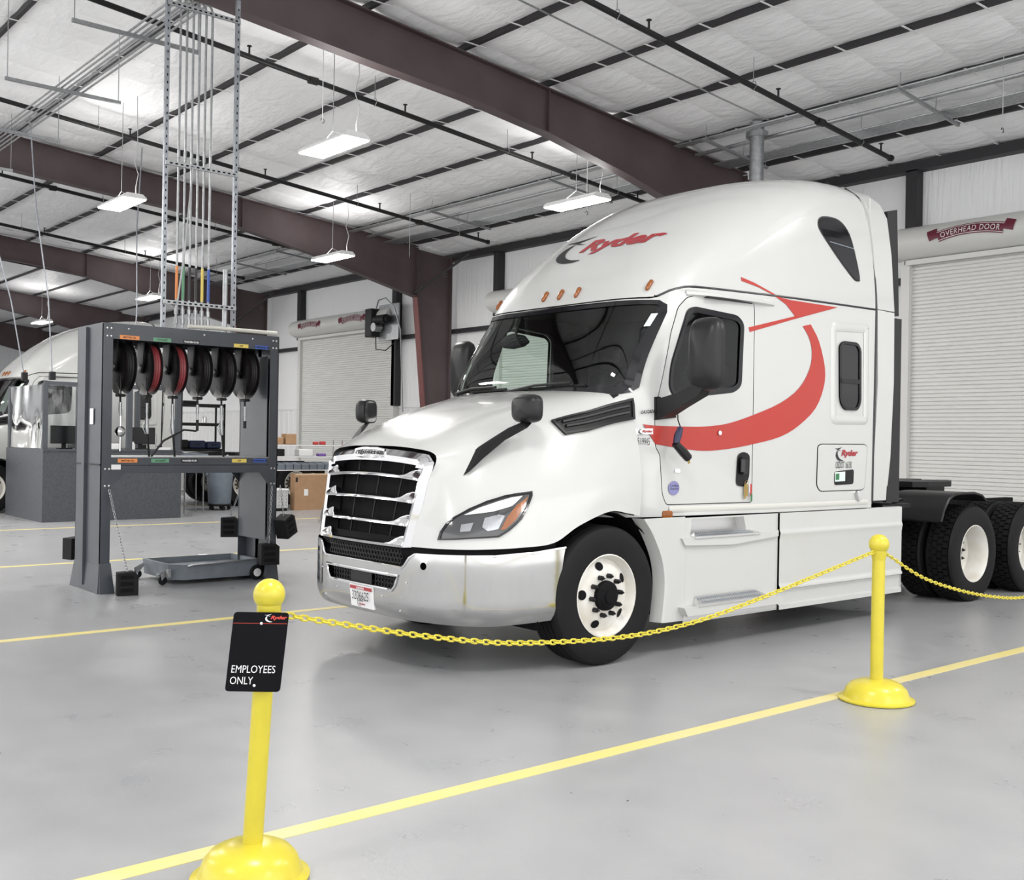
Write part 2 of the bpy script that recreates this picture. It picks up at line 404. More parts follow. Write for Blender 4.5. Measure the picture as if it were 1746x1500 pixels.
# ---------------------------------------------------------------- the hall
YW = 16.5
def roof_z(y):
    y = max(y, 1.0-(1.0-y)) if y >= 1 else 2.0-y      # falls again beyond the ridge
    return 6.25+.095*(YW-y)
def floor_mat():
    m = bpy.data.materials.new('epoxy_floor'); m.use_nodes = True; nt = m.node_tree; b = nt.nodes['Principled BSDF']
    tc = nt.nodes.new('ShaderNodeTexCoord')
    def noise(s, d=5):
        n = nt.nodes.new('ShaderNodeTexNoise'); n.inputs['Scale'].default_value = s; n.inputs['Detail'].default_value = d; nt.links.new(tc.outputs['Object'], n.inputs['Vector']); return n
    n1 = noise(.55); n2 = noise(3.0); n3 = noise(260, 2); n4 = noise(90, 2)
    r = nt.nodes.new('ShaderNodeValToRGB'); r.color_ramp.elements[0].position = .3; r.color_ramp.elements[1].position = .72
    r.color_ramp.elements[0].color = (.30,.305,.318,1); r.color_ramp.elements[1].color = (.385,.39,.397,1)
    mx = nt.nodes.new('ShaderNodeMath'); mx.operation = 'MULTIPLY_ADD'; mx.inputs[1].default_value = .55
    ml = nt.nodes.new('ShaderNodeMath'); ml.operation = 'MULTIPLY'; ml.inputs[1].default_value = .45
    nt.links.new(n2.outputs['Fac'], ml.inputs[0]); nt.links.new(n1.outputs['Fac'], mx.inputs[0]); nt.links.new(ml.outputs[0], mx.inputs[2]); nt.links.new(mx.outputs[0], r.inputs['Fac'])
    nt.links.new(r.outputs['Color'], b.inputs['Base Color'])
    rr = nt.nodes.new('ShaderNodeMapRange'); rr.inputs['To Min'].default_value = .24; rr.inputs['To Max'].default_value = .34
    nt.links.new(n2.outputs['Fac'], rr.inputs['Value']); nt.links.new(rr.outputs['Result'], b.inputs['Roughness'])
    bp = nt.nodes.new('ShaderNodeBump'); bp.inputs['Strength'].default_value = .25; bp.inputs['Distance'].default_value = .003
    nt.links.new(n3.outputs['Fac'], bp.inputs['Height'])
    bp2 = nt.nodes.new('ShaderNodeBump'); bp2.inputs['Strength'].default_value = .04; bp2.inputs['Distance'].default_value = .002
    nt.links.new(n4.outputs['Fac'], bp2.inputs['Height']); nt.links.new(bp.outputs['Normal'], bp2.inputs['Normal']); nt.links.new(bp2.outputs['Normal'], b.inputs['Normal'])
    return m
floor = struct(MB().box((-58,-14,-.15),(8,YW+.3,0)).build('floor', floor_mat(), smooth=0))
linem = mat('line_paint', (.78,.66,.20), .4, noise=(3,.15,(.72,.63,.30)))
for k, x in enumerate((-3.88, -8.78, -13.62, -18.75, -23.7)):
    MB().box((x-.05,-8,0),(x+.05,15.6,.002)).build('painted_line', linem, floor, smooth=0)
speck = MB()
for i in range(45):
    x = random.uniform(-16,-1.5); y = random.uniform(1,9)
    a = random.uniform(0, 6.28); s = random.uniform(.002,.006)
    speck.add([(x+s*math.cos(a+t)*(2.2 if j % 2 else 1), y+s*math.sin(a+t), .0015) for j, t in enumerate((0,1.3,2.6,4,5.2))], [(0,1,2,3,4)])
g = speck.build('grit', M['ink'], floor, smooth=0); g['kind'] = 'stuff'
# ceiling: sagging vinyl-faced insulation panels between purlins
ceil = struct(MB().add([(-58,YW+.1,roof_z(YW)+.22),(8,YW+.1,roof_z(YW)+.22),(8,1,roof_z(1)+.22),(-58,1,roof_z(1)+.22),(-58,-14,roof_z(-14)+.22),(8,-14,roof_z(-14)+.22)], [(0,1,2,3),(3,2,5,4)]).build('ceiling', M['purlin'], smooth=0))
PU = [15.2-1.55*i for i in range(0, 19)]
XS = 0.925
def panel_mesh(seed):
    rnd = random.Random(seed); ph = [rnd.uniform(0, 6.28) for _ in range(6)]; n = 10; mb = MB(); rows = []
    for j in range(n+1):
        v = j/n; row = []
        for i in range(n+1):
            u = i/n; eu = math.sin(math.pi*u)**.6; sag = .05*math.sin(math.pi*v)**.8+.030*eu*math.sin(math.pi*v)
            wr = eu*(.008*math.sin(9*u+5*v+ph[0])*math.sin(7*v+ph[1])+.006*math.sin(17*v+4*u+ph[2]))
            e = 0
            yb = (v-.5)*(1.55-.040-.035*math.sin(math.pi*u)*(.3+.7*(ph[4]/6.28)))
            row.append(((u-.5)*XS, yb+e, -.095*yb-sag+.10-wr))
        rows.append(row)
    mb.grid(rows)
    me_o = mb.build('insulation_panel', M['insul'], smooth=60); return me_o
pm = [panel_mesh(i) for i in range(4)]; used = [False]*4
rest = MB()
for r_i, y in enumerate([15.2+.775]+[p-.775 for p in PU[:-1]]):
    if y < 1.2: break
    for c_i in range(70):
        x = 7.0-XS*(c_i+.5)
        if x < -57: continue
        near = -30.5 < x < -3.3 and y > 3.0
        k = (c_i*7+r_i*3) % 4
        if near:
            o = pm[k] if not used[k] else pm[k].copy()
            if used[k]: COL.objects.link(o)
            used[k] = True; o.location = (x, y, roof_z(y)); o.parent = ceil
        else:
            z = roof_z(y); h = XS/2; a = 1.49/2
            rest.add([(x-h,y-a,z+.095*a+.08),(x,y-a,z+.095*a+.08),(x+h,y-a,z+.095*a+.08),(x-h,y,z+.04),(x,y,z+.02),(x+h,y,z+.04),(x-h,y+a,z-.095*a+.08),(x,y+a,z-.095*a+.08),(x+h,y+a,z-.095*a+.08)], [(0,1,4,3),(1,2,5,4),(3,4,7,6),(4,5,8,7)])
for y0, y1 in ((1,-14),):
    rest.add([(-58,1,roof_z(1)+.05),(8,1,roof_z(1)+.05),(8,-14,roof_z(-14)+.05),(-58,-14,roof_z(-14)+.05)], [(0,1,2,3)])
o = rest.build('insulation_sheet', M['insul'], ceil, smooth=50); o['kind'] = 'stuff'
pur = MB().box((-58,-.030,-.02),(8,.030,.2)).build('purlin', M['purlin'], smooth=0); first = True
for y in PU:
    if y < 1: break
    o = pur if first else pur.copy()
    if not first: COL.objects.link(o)
    first = False; o.parent = ceil; o.location = (0, y, roof_z(y)+.045)
strapm = mat('white_strap', (.8,.8,.8), .4)
st = None
for c_i in range(3, 42):
    x = 7.0-XS*c_i
    if st is None:
        mbs = MB()
        for y in [YW-.2]+PU:
            if y < 2.5: continue
            a = .22 if y < YW-.5 else .1
            mbs.box((-.014, y-a, roof_z(y)+.015), (.014, y+a*.7, roof_z(y)+.021), None)
        st = mbs.build('strap', strapm, ceil, smooth=0); o = st
    else: o = st.copy(); COL.objects.link(o)
    o.parent = ceil; o.location = (x, 0, 0)
# back wall
wall = struct(MB().box((-58,YW,0),(8,YW+.2,6.35)).build('wall_back', M['wallinsul'], smooth=0))
lin = MB()
x = -58.0
while x < 8:
    lin.prism([(x,YW),(x+.05,YW-.035),(x+.13,YW-.035),(x+.18,YW)], 'Z', 0, 2.45); x += .305
lin.box((-58,YW-.012,0),(8,YW,2.45))
o = lin.build('liner_panel', M['liner'], wall, smooth=0)
MB().box((-58,YW-.05,2.45),(8,YW,2.50)).build('liner_cap', M['liner'], wall, smooth=0)
for z in (4.36,):
    for gx0, gx1 in ((-58,-29.66),(-24.2,-20.05),(-14.2,-9.36),(-4.0,8)): MB().box((gx0,YW-.16,z-.06),(gx1,YW,z+.04)).build('girt', M['purlin'], wall, smooth=0)
MB().box((-58,YW-.2,6.13),(8,YW,6.29)).build('eave_strut', M['purlin'], wall, smooth=0)
walll = struct(MB().box((-58.2,-14,0),(-58,YW+.2,8.0)).build('wall_left', M['wallinsul'], smooth=0))
for z in (2.4,4.4): MB().box((-58,-14,z-.06),(-57.85,YW,z+.04)).build('girt', M['purlin'], walll, smooth=0)
for k, x in enumerate((-29.55,-24.3,-19.95,-14.3,-9.22,-4.1)):
    MB().box((x-.1,YW-.2,2.5 if k % 2 else 4.6),(x+.1,YW-.01,6.15)).build('jamb_post', M['purlin'], wall, smooth=0)
# rolling doors
def banner(mb_red, mb_white, cx, y, zc, w, R0):
    """curved name banner on a door hood"""
    def arc(t, r): a = t; return (cx+r*math.sin(a), zc-R0+r*math.cos(a))
    h = w*.13; A = w*.40/R0
    def onh(p): return (p[0], y-hood_bulge(p[1]), p[1])
    def strip(m, t0, t1, r0, r1, n=10, dy=0):
        k = 5 if abs(r1-r0) > .02 else 2
        rows = [[] for _ in range(k)]
        for i in range(n+1):
            t = t0+(t1-t0)*i/n
            for q in range(k):
                p = arc(t, r0+(r1-r0)*q/(k-1)); rows[q].append((p[0], y-hood_bulge(p[1])-.012-dy, p[1]))
        m.grid(rows)
    strip(mb_red, -A, A, R0-h/2, R0+h/2)
    strip(mb_white, -A, A, R0+h*.36, R0+h*.41, dy=.003); strip(mb_white, -A, A, R0-h*.41, R0-h*.36, dy=.003)
    strip(mb_red, -A*1.28, -A*.99, R0-h*.1, R0+h*.85); strip(mb_red, A*.99, A*1.28, R0-h*.1, R0+h*.85)
    V, F = text2d('OVERHEAD DOOR', size=h*.72, align='CENTER', spacing=1.12, bold=.0)
    wt = max(v[0] for v in V)-min(v[0] for v in V); s = A*2*R0*.9/wt
    out = []
    for vx, vy in V:
        p = arc(vx*s/R0, R0-h*.25+vy); out.append((p[0], y-hood_bulge(p[1])-.020, p[1]))
    mb_white.add(out, F)
def hood_bulge(z):
    t = (z-4.93)/.28; return .42*math.sqrt(max(0.05, 1-t*t)) if abs(t) < 1 else .1
def roll_door(n, x0, x1, banners):
    d = struct(empty('door_%d' % n, ((x0+x1)/2, YW-.1, 0)))
    L = (x1-x0)/2
    k = int(4.7/.0635)
    sl = MB().prism([(0,0),(-.016,.012),(-.016,.047),(0,.0625),(.012,.0625),(.012,0)], 'X', -L, L).build('slat', M['slat'], smooth=25)
    for i in range(k):
        o = sl if i == 0 else sl.copy()
        if i: COL.objects.link(o)
        o.parent = d; o.location = (0, 0, .06+i*.0635)
    MB().box((-L,-.03,0),(L,.02,.06)).build('bottom_bar', M['slat'], d, smooth=0)
    for s in (-1, 1):
        MB().box((s*L-.02-(.11 if s < 0 else 0),-.10,0),(s*L+.02+(.11 if s > 0 else 0),.06,4.66)).build('guide_rail', M['hood'], d, smooth=0)
    hd = MB(); pr = []
    for i in range(15):
        a = R(-100+i*(200/14.0)); pr.append((-.30+.10-.32*math.cos(a)*.9, 4.93+.28*math.sin(a)))
    pr = [(.09,4.66),(-.02,4.66)]+[( -hood_bulge(z)+.0, z) for z in [4.66+.54*i/14 for i in range(15)]]+[(.09,5.2)]
    hd.prism(pr, 'X', -L-.18, L+.18)
    h = hd.build('hood', M['hood'], d, smooth=30)
    MB().box((-L-.02,-.16,4.58),(L+.02,-.10,4.66)).build('header_seal', M['hood'], d, smooth=0)
    r_, w_ = MB(), MB()
    for bx, bw in banners: banner(r_, w_, bx, -.004, 4.99, bw, 1.6*bw)
    if banners:
        r_.build('banner', M['maroon'], h, smooth=0); w_.build('banner_lettering', M['paper'], h, smooth=0)
    return d
roll_door(1, -29.45, -24.4, [(-1.42,1.25),(.98,1.35)])
roll_door(2, -19.8, -14.45, [])
rd = roll_door(3, -9.25, -4.2, [(-1.33,1.32)])
# door operator with its conduit on the far door
op = tag(empty('door_operator', (-24.75, YW-.55, 4.72)), 'black electric door operator at the end of the far roller door hood', 'door opener')
MB().rbox((-.28,-.12,-.35),(.05,.16,.42),.02).build('control_box', M['black'], op)
MB().cyl((.1,0,.1),(.62,0,.1),.13,16).cyl((.62,0,.1),(.72,0,.1),.09,16).build('motor', M['black'], op)
MB().cyl((.15,-.12,-.1),(.15,.1,-.1),.12,16).build('gearbox', M['galv'], op)
MB().box((.0,.16,-.45),(.95,.20,.52)).build('mounting_plate', M['galv'], op, smooth=0)
MB().tube([(.1,0,.4),(.3,-.05,.62),(.6,-.02,.66),(.9,.05,.4),(1.0,.2,-.2),(1.02,.3,-2.4)],.018,6).build('conduit', M['galv'], op)
MB().tube([(.1,0,-.35),(.2,-.05,-.7),(.6,0,-.75),(1.0,.2,-.4)],.014,6).build('cable', M['cableblack'], op)
# steel portal frames
def portal(x, label):
    f = tag(empty('steel_portal', (x, YW, 0)), label, 'steel frame', 'portal frames of the hall')
    def top(y): return roof_z(y)-.04
    bot = tab([(1.0,7.05),(5.6,6.60),(7.6,6.43),(8.9,6.33),(10.55,6.13),(12.3,5.80),(13.0,5.62),(15.21,5.10)])
    ys = [-3,1,4,6,7.6,9,10.55,12.3,13.6,15.21]
    def B(y): return bot(y) if y >= 1 else bot(2-y)
    web = MB()
    for a, b in zip(ys[:-1], ys[1:]):
        web.add([(-.006,a-YW,B(a)),(-.006,b-YW,B(b)),(-.006,b-YW,top(b)),(-.006,a-YW,top(a)),(.006,a-YW,B(a)),(.006,b-YW,B(b)),(.006,b-YW,top(b)),(.006,a-YW,top(a))], [(0,1,2,3),(7,6,5,4)])
    r = web.build('rafter_web', M['frame'], f, smooth=0)
    fl = MB()
    for g_, t in ((B, .02), (top, .02)):
        for a, b in zip(ys[:-1], ys[1:]):
            fl.add([(-.1,a-YW,g_(a)),(.1,a-YW,g_(a)),(.1,b-YW,g_(b)),(-.1,b-YW,g_(b)),(-.1,a-YW,g_(a)+t),(.1,a-YW,g_(a)+t),(.1,b-YW,g_(b)+t),(-.1,b-YW,g_(b)+t)], [(3,2,1,0),(4,5,6,7),(0,4,7,3),(1,2,6,5)])
    fl.build('rafter_flange', M['frame'], f, smooth=0)
    for y in (10.55, 5.2): MB().box((-.08,y-YW-.008,B(y)),(.08,y-YW+.008,top(y))).build('splice_plate', M['frame'], f, smooth=0)
    c = MB()
    c.add([(-.008,-1.29,5.10),(-.008,-.75,0),(-.008,-.25,0),(-.008,-.25,6.2),(-.008,-1.29,6.3),(.008,-1.29,5.10),(.008,-.75,0),(.008,-.25,0),(.008,-.25,6.2),(.008,-1.29,6.3)], [(0,1,2,3,4),(9,8,7,6,5)])
    c.build('column_web', M['frame'], f, smooth=0)
    cf = MB()
    cf.prism([(-1.31,5.14),(-.77,0),(-.745,0),(-1.285,5.14)], 'X', -.1, .1)
    cf.build('column_flange', M['column'], f, smooth=0)
    MB().box((-.1,-.25,0),(.1,-.23,6.2)).build('column_outer_flange', M['frame'], f, smooth=0)
    MB().box((-.1,-1.3,5.1),(.1,-1.28,6.32)).build('stiffener', M['frame'], f, smooth=0)
    b = MB()
    b.cyl((.05,-1.35,5.2),(1.3,-.62,6.1),.03,6)
    b.build('flange_brace', M['purlin'], f)
    bo = MB()
    for dy in (-.35,-.42):
        for z in (5.72,5.79): bo.cyl((.008,dy,z),(.02,dy,z),.012,8)
    bo.build('bolts', M['galv'], f)
    return f
portal(-11.8, 'brown steel frame whose rafter passes just over the cab in front of it')
portal(-21.75, 'brown steel frame with a red-edged column standing between the far roller door and the cab')
portal(-31.65, 'brown steel frame crossing just behind the upright pipes of the hose reel stand')
portal(-41.55, 'distant brown steel frame over the parked second cab')
portal(-51.4, 'farthest brown steel frame near the end wall')
# sprinkler branch pipes
def sprinkler(x, y0, y1, heads, label):
    s = tag(empty('sprinkler_pipe', (x, y1, roof_z(y1)-.35)), label, 'sprinkler pipe', 'sprinkler branch pipes')
    sl = -.095
    P = lambda y: Vector((0, y-y1, sl*(y-y1)))
    MB().cyl(P(y0), P(y1), .038, 12).cyl(P(y1), P(y1)+Vector((0,.05,0)), .05, 12).build('pipe', M['pipe'], s)
    y = y1-.25
    for k in range(heads):
        p = P(y)
        MB().cyl(p, p+Vector((0,0,.14)), .014, 6).cyl(p+Vector((0,0,.14)), p+Vector((0,0,.15)), .035, 8).build('sprinkler_head', M['pipe'], s)
        q = P(y-.55); MB().tube([q+Vector((.05,0,0)), q+Vector((.03,0,.06)), q+Vector((0,0,.07)), q+Vector((-.03,0,.06)), q+Vector((-.05,0,0)), q+Vector((0,0,-.05)), q+Vector((.05,0,0))],.006,4).cyl(q+Vector((0,0,.07)), q+Vector((0,0,.4)), .006, 5).build('hanger', M['galv'], s)
        if k % 2 == 0: c = P(y-1.6); MB().cyl(c-Vector((0,.07,sl*-.07)), c+Vector((0,.07,sl*.07)), .056, 10).build('coupling', M['pipe'], s)
        y -= 2.6
    return s
sprinkler(-8.85, 2, 15.0, 5, 'black sprinkler pipe ending above the rear of the near cab')
sprinkler(-13.65, 2, 14.75, 5, 'black sprinkler pipe passing over the hanging lamp beside the near rafter')
sprinkler(-18.7, 2, 15.0, 5, 'black sprinkler pipe running between the near and the second rafter')
sprinkler(-23.6, 2, 14.2, 5, 'black sprinkler pipe just beyond the second rafter')
sprinkler(-28.5, 2, 13.9, 5, 'black sprinkler pipe just before the third rafter')
sprinkler(-33.4, 2, 14.2, 4, 'far black sprinkler pipe beyond the third rafter')
# conduit racks along the wall, one set in every bay
BAYS = ((-11.6,6.0,'right of the near rafter'),(-21.6,-11.98,'between the near and the second rafter'),(-31.5,-21.93,'between the second and the third rafter'))
for bx0, bx1, where in BAYS:
    for y, dz, n, r, what in ((13.25,-.14,3,.014,'three thin grey conduits'),(13.75,-.135,2,.022,'two thick grey conduits'),(14.4,-.14,8,.014,'wide bank of grey conduits')):
        c = tag(empty('conduit_run', (bx0, y, roof_z(y)+dz)), what+' under the ceiling '+where, 'conduit')
        for i in range(n): MB().cyl((0, (i-n/2)*.055, 0), (bx1-bx0, (i-n/2)*.055, 0), r, 6).build('conduit', M['galv'], c)
HANG = ((-7.6,'strut hanger under the conduits beside the near rafter'),(-10.9,'strut hanger under the conduits right above the cab roof'),(-14.5,'strut hanger under the conduits behind the bright lamp'),(-18.2,'strut hanger under the conduits before the second rafter'),(-24.9,'strut hanger under the conduits beyond the second rafter'),(-27.4,'strut hanger under the conduits above the far roller door'))
for x, lab in HANG:
    t = tag(empty('conduit_hanger', (x, 13.85, roof_z(13.85)-.19), rot=(-.095,0,0)), lab, 'hanger', 'conduit hangers')
    MB().box((-.02,-.8,-.04),(.02,.85,0)).build('channel', M['galv'], t, smooth=0)
    for y in (-.75,.2,.8): MB().cyl((0,y,0),(0,y,.26),.005,5).build('rod', M['galv'], t)
tag(MB().cyl((0,0,0),(0,0,1.93),.11,16).cyl((0,0,1.70),(0,0,1.78),.17,16).build('vent_pipe', M['galv'], loc=(-10.2,13.48,4.63)), 'short grey vent pipe dropping from the ceiling behind the cab roof', 'pipe')
tag(MB().tube([(0,0,0),(0,3.2,-.3),(.02,5.6,-.53),(.1,6.2,-.62),(.12,6.6,-.66)],.012,6).build('conduit_branch', M['galv'], loc=(-9.9,6.6,roof_z(6.6)-.08)), 'single thin conduit crossing the ceiling between near rafter and sprinkler pipe', 'conduit')
# loose wires hanging from the purlins
for x, y, z1, lab in ((-13.25,7.63,6.05,'thin wire with a hook hanging in front of the near rafter'),(-18.27,12.61,5.35,'thin wire hanging above the far roller door'),(-13.31,12.87,5.55,'thin wire hanging beside the lamp near the cab roof'),(-6.4,13.5,5.65,'thin wire hanging in front of the near roller door')):
    hw = tag(empty('hanging_wire', (x, y, z1)), lab, 'wire', 'loose ceiling wires')
    MB().cyl((0,0,0),(0,0,roof_z(y)-z1+.05),.006,5).build('wire', M['cable'], hw)
    MB().tube([(0,.03*math.sin(R(a)),.03-.03*math.cos(R(a))-.03) for a in range(0,300,30)],.005,4).build('hook', M['cableblack'], hw)
# hanging lamps
def lamp(x, y, label, z=5.5, cord=0.0, top=None):
    f = tag(empty('hanging_lamp', (x, y, z)), label, 'lamp', 'LED high-bay lamps')
    MB().prism([(-.2,.005),(.2,.005),(.2,.03),(.13,.085),(-.13,.085),(-.2,.03)], 'X', -.6, .6).build('housing', M['liner'], f, smooth=25)
    MB().rbox((-.59,-.19,-.012),(.59,.19,.006),.004).build('diffuser', M['led'], f, smooth=0)
    zt = roof_z(y)+.05-z
    w = MB().tube([(-.02,0,.22),(0,0,zt)],.006,5)
    w.tube([(-.35,0,.085),(-.02,0,.22),(.31,0,.085)],.004,4); w.build('suspension_wire', M['galv'], f)
    MB().tube([(.5,.05,.085),(.47,.06,.22),(.52,.08,.42),(.48,.03,.62),(.53,.06,.85),(.5,.05,zt)],.007,5).build('power_cord', M['cable'], f)
    ld = bpy.data.lights.new('lamp_light', 'AREA'); ld.shape = 'RECTANGLE'; ld.size = 1.16; ld.size_y = .36; ld.energy = LAMP_WATTS; ld.color = (1.0,.975,.94)
    lo = bpy.data.objects.new('lamp_light', ld); COL.objects.link(lo); lo.parent = f; lo.location = (0,0,-.02)
    lu = bpy.data.lights.new('lamp_uplight', 'AREA'); lu.shape = 'RECTANGLE'; lu.size = 1.1; lu.size_y = .3; lu.energy = LAMP_WATTS*UPLIGHT; lu.color = (1.0,.985,.96)
    ou = bpy.data.objects.new('lamp_uplight', lu); COL.objects.link(ou); ou.parent = f; ou.location = (0,0,.10); ou.rotation_euler = (math.pi,0,0)
    return f
lamp(-12.55,7.40,'lit white strip lamp hanging from a wire in front of the near rafter')
lamp(-12.75,12.1,'lit white strip lamp beside the cab roof')
lamp(-18.15,6.62,'lit white strip lamp left of the upright pipes with a curling cord')
lamp(-20.3,12.0,'lit white strip lamp in front of the second rafter near the far roller door')
lamp(-30.0,11.8,'lit white strip lamp just above the hose reel stand')
lamp(-39.6,11.7,'small distant lit strip lamp above the second cab')
for x, y in ((-1.6,12.0),(-1.6,7.0),(-3.0,2.2),(-13.2,2.2),(-3.6,-3.2),(-13.2,-3.2),(-21,2.0),(4.0,4.5),(-24.8,1.6),(-34.8,3.4),(-34.8,-3.0),(-44,5),(-17.4,1.4),(-18.5,-3.5),(-26.5,-3.0),(-29.4,2.0)):  # lamp grid continued out of view; left-hand ones added to brighten that side
    lamp(x, y, 'white strip lamp added out of view, carrying on the lamp grid to fill the light')
# ---------------------------------------------------------------- the truck tractor
TX, TY = -6.6, 7.0
def TT(p): return (p[0], p[1]-TY, p[2])
def B_(): return MB(TT)
def flank(out): return lambda y, z: (cab_w(y, z)+out, y, z)
def logo2d():
    """red italic word with a black swoosh and a small bird stroke; unit width, returns (red, black) meshes"""
    V, F = text2d('Ryder', size=.46, shear=.28, bold=.020, sx=.98)
    x0 = min(v[0] for v in V); x1 = max(v[0] for v in V); s = .72/(x1-x0)
    red = ([(.28+(v[0]-x0)*s, .18+v[1]*s/.98*.95) for v in V], F)
    pts_o = []; pts_i = []
    n = 18
    for i in range(n+1):
        t = i/n; a = R(125+t*170)
        wd = .075*math.sin(math.pi*min(1, t*1.0))**.8
        cx, cy, rx, ry = .27, .20, .22, .21
        pts_o.append((cx+rx*math.cos(a), cy+ry*math.sin(a))); pts_i.append((cx+(rx-wd)*math.cos(a)+.01, cy+(ry-wd)*math.sin(a)+.01))
    bv = pts_o+pts_i; bf = [(i, i+1, n+1+i+1, n+1+i) for i in range(n)]
    def q(a, b, c):
        k = len(bv); bv.extend([a, b, c]); bf.append((k, k+1, k+2))
    q((.0,.42),(.14,.425),(.15,.375)); q((.12,.42),(.32,.475),(.15,.37)); q((.13,.40),(.28,.32),(.16,.36))
    return red, (bv, bf)
LOGO = logo2d()
def put_logo(parent, fn, blackmat='ink', redmat='logored', name='logo'):
    a = B_() ; a.add([fn(*p) for p in LOGO[0][0]], LOGO[0][1], 0); a.add([fn(*p) for p in LOGO[1][0]], LOGO[1][1], 1)
    return a.build(name, [M[redmat], M[blackmat]], parent, smooth=0)
NUTS = {}
def make_truck():
    t = empty('truck_tractor', (TX, TY, 0))
    # ---- cab and sleeper shell with real openings
    door = rounded([(6.213,1.125),(6.165,1.206),(6.131,1.513),(6.08,1.569),(6.067,1.80),(6.10,1.95),(6.14,2.08),(6.24,2.45),(6.33,2.66),(6.42,2.745),(6.55,2.775),(7.17,2.775),(7.185,2.70),(7.187,1.688),(7.186,1.125)], .03)
    win = rounded([(6.29,1.955),(6.95,2.03),(7.03,2.08),(7.05,2.58),(6.98,2.635),(6.50,2.665),(6.42,2.64),(6.24,2.20),(6.225,2.03)], .07)
    K = lambda poly: [(cab_k(y, z), z) for y, z in poly]
    def top_line(n=60):
        out = []
        for i in range(n+1):
            k = 2.0*i/n; z = 2.80
            for _ in range(12): z = seam_z(cab_pt(k, z)[1])-.006
            out.append((k, z))
        return out
    wsh = [(0,1.975)]+[(.90,1.975),(.935,1.99),(.955,2.03),(.955,2.10)]+[(.945,2.60),(.935,2.66),(.90,2.695)]+[(0,2.705)]
    tl = top_line()
    def shell(inset, mats, name, door_hole):
        outer = [(2.0,1.04)]+tl[::-1]+[p for p in wsh[::-1]]+[(0,1.04)]
        f = lambda k, z: cab_pt(k, z, -inset)
        mb = B_(); patch(mb, outer, [K(door_hole)], .035, .05, f)
        mb.mirror(); return mb.build(name, mats, t, smooth=40)
    cab = shell(0.0, M['white'], 'cab_shell', resample(door, .05))
    shell(0.05, M['interior'], 'cab_lining', resample(win, .05))
    # windshield
    gl = B_(); patch(gl, wsh+[(0,1.975)], [], .05, .06, lambda k, z: cab_pt(k, z, -.004)); gl.mirror(); gl.build('windshield', M['glass'], t, smooth=60)
    fr = B_()
    o = resample(wsh, .04, closed=False); i_ = []
    for k, z in o:
        kk = min(k, .922); zz = min(max(z, 2.02), 2.67); i_.append((kk if k > .922 else k, zz))
    n = len(o); fr.add([cab_pt(k, z, .006) for k, z in o]+[cab_pt(k, z, .004) for k, z in i_], [(i, i+1, n+i+1, n+i) for i in range(n-1)])
    o2 = [(k*1.018, z+(.012 if z > 2.3 else -.012)) for k, z in o]
    fr.add([cab_pt(k, z, .008) for k, z in o2]+[cab_pt(k, z, .006) for k, z in o], [(i, i+1, n+i+1, n+i) for i in range(n-1)])
    fr.mirror(); fr.build('windshield_seal', M['blackgloss'], t, smooth=40)
    sk = B_(); patch(sk, [(.905,2.49),(.93,2.495),(.935,2.60),(.91,2.595)], [], .03, .05, lambda k, z: cab_pt(k, z, .009)); sk.build('windshield_sticker', mat('pale_green_sticker', (.62,.72,.66), .5), t)
    # doors
    for s in (1, -1):
        fl = lambda y, z: (s*(cab_w(y, z)), y, z)
        d_in = offset_poly(resample(door, .05), .007)
        mb = B_(); patch(mb, d_in, [resample(win, .05)], .06, .06, fl)
        dr = mb.build('cab_door', M['white'], t, smooth=40)
        mb = B_(); w0 = resample(win, .05); patch(mb, w0, [], .08, .08, lambda y, z: (s*(cab_w(y, z)-.006), y, z)); mb.build('door_window', M['glass'], dr, smooth=40)
        mb = B_(); ring(mb, win, .035, lambda y, z: (s*(cab_w(y, z)+.006), y, z)); ring(mb, offset_poly(resample(win, .05), -.012), .012, lambda y, z: (s*(cab_w(y, z)+.002), y, z)); mb.build('window_seal', M['blackgloss'], dr, smooth=0)
        # handle
        mb = B_(); hp = rounded([(6.985,1.27),(7.00,1.52),(7.07,1.545),(7.145,1.52),(7.14,1.33),(7.09,1.255)], .04)
        patch(mb, hp, [], .03, .03, lambda y, z: (s*(cab_w(y, z)+.008), y, z))
        h = mb.build('door_handle', M['black'], dr, smooth=0)
        mb = B_(); mb.rbox((s*1.165 if s > 0 else -1.215, 7.01, 1.36), (s*1.215 if s > 0 else -1.165, 7.09, 1.50), .02); mb.build('grip', M['blackgloss'], h)
        # drip rail over the door
        mb = B_(); rows = []
        for i in range(13):
            y = 6.42+i*(7.42-6.42)/12; e = .055*math.sin(math.pi*min(1, max(0, i/12.0)))**.5
            rows.append([(s*(cab_w(y, 2.80)), y, 2.802), (s*(cab_w(y, 2.79)+e), y, 2.79), (s*(cab_w(y, 2.76)+e*.95), y, 2.765), (s*cab_w(y, 2.755), y, 2.755)])
        mb.grid(rows); mb.build('drip_rail', M['white'], t)
        mb = B_(); mb.box((s*1.10 if s > 0 else -1.18, 6.6, 2.752), (s*1.18 if s > 0 else -1.10, 7.14, 2.758)); mb.build('drip_rail_seal', M['black'], t, smooth=0)
    # ---- roof fairing
    rows = []
    zs = [0, .03, .07, .12, .18, .25, .33, .42, .5, .58, .66, .73, .79, .84, .88, .915, .945, .965, .982, 1.0]
    ks = [i/26.0 for i in range(27)]+[1+i/20.0 for i in range(1, 21)]
    for q in zs:
        row = []
        for k in ks:
            z0 = 2.80
            for _ in range(10): z0 = seam_z(cab_pt(k, z0)[1])+.006
            z = z0+(4.09-z0)*q; row.append(cab_pt(k, z))
        rows.append(row)
    last = [(p[0]*.0, p[1], 4.098) for p in rows[-1]]
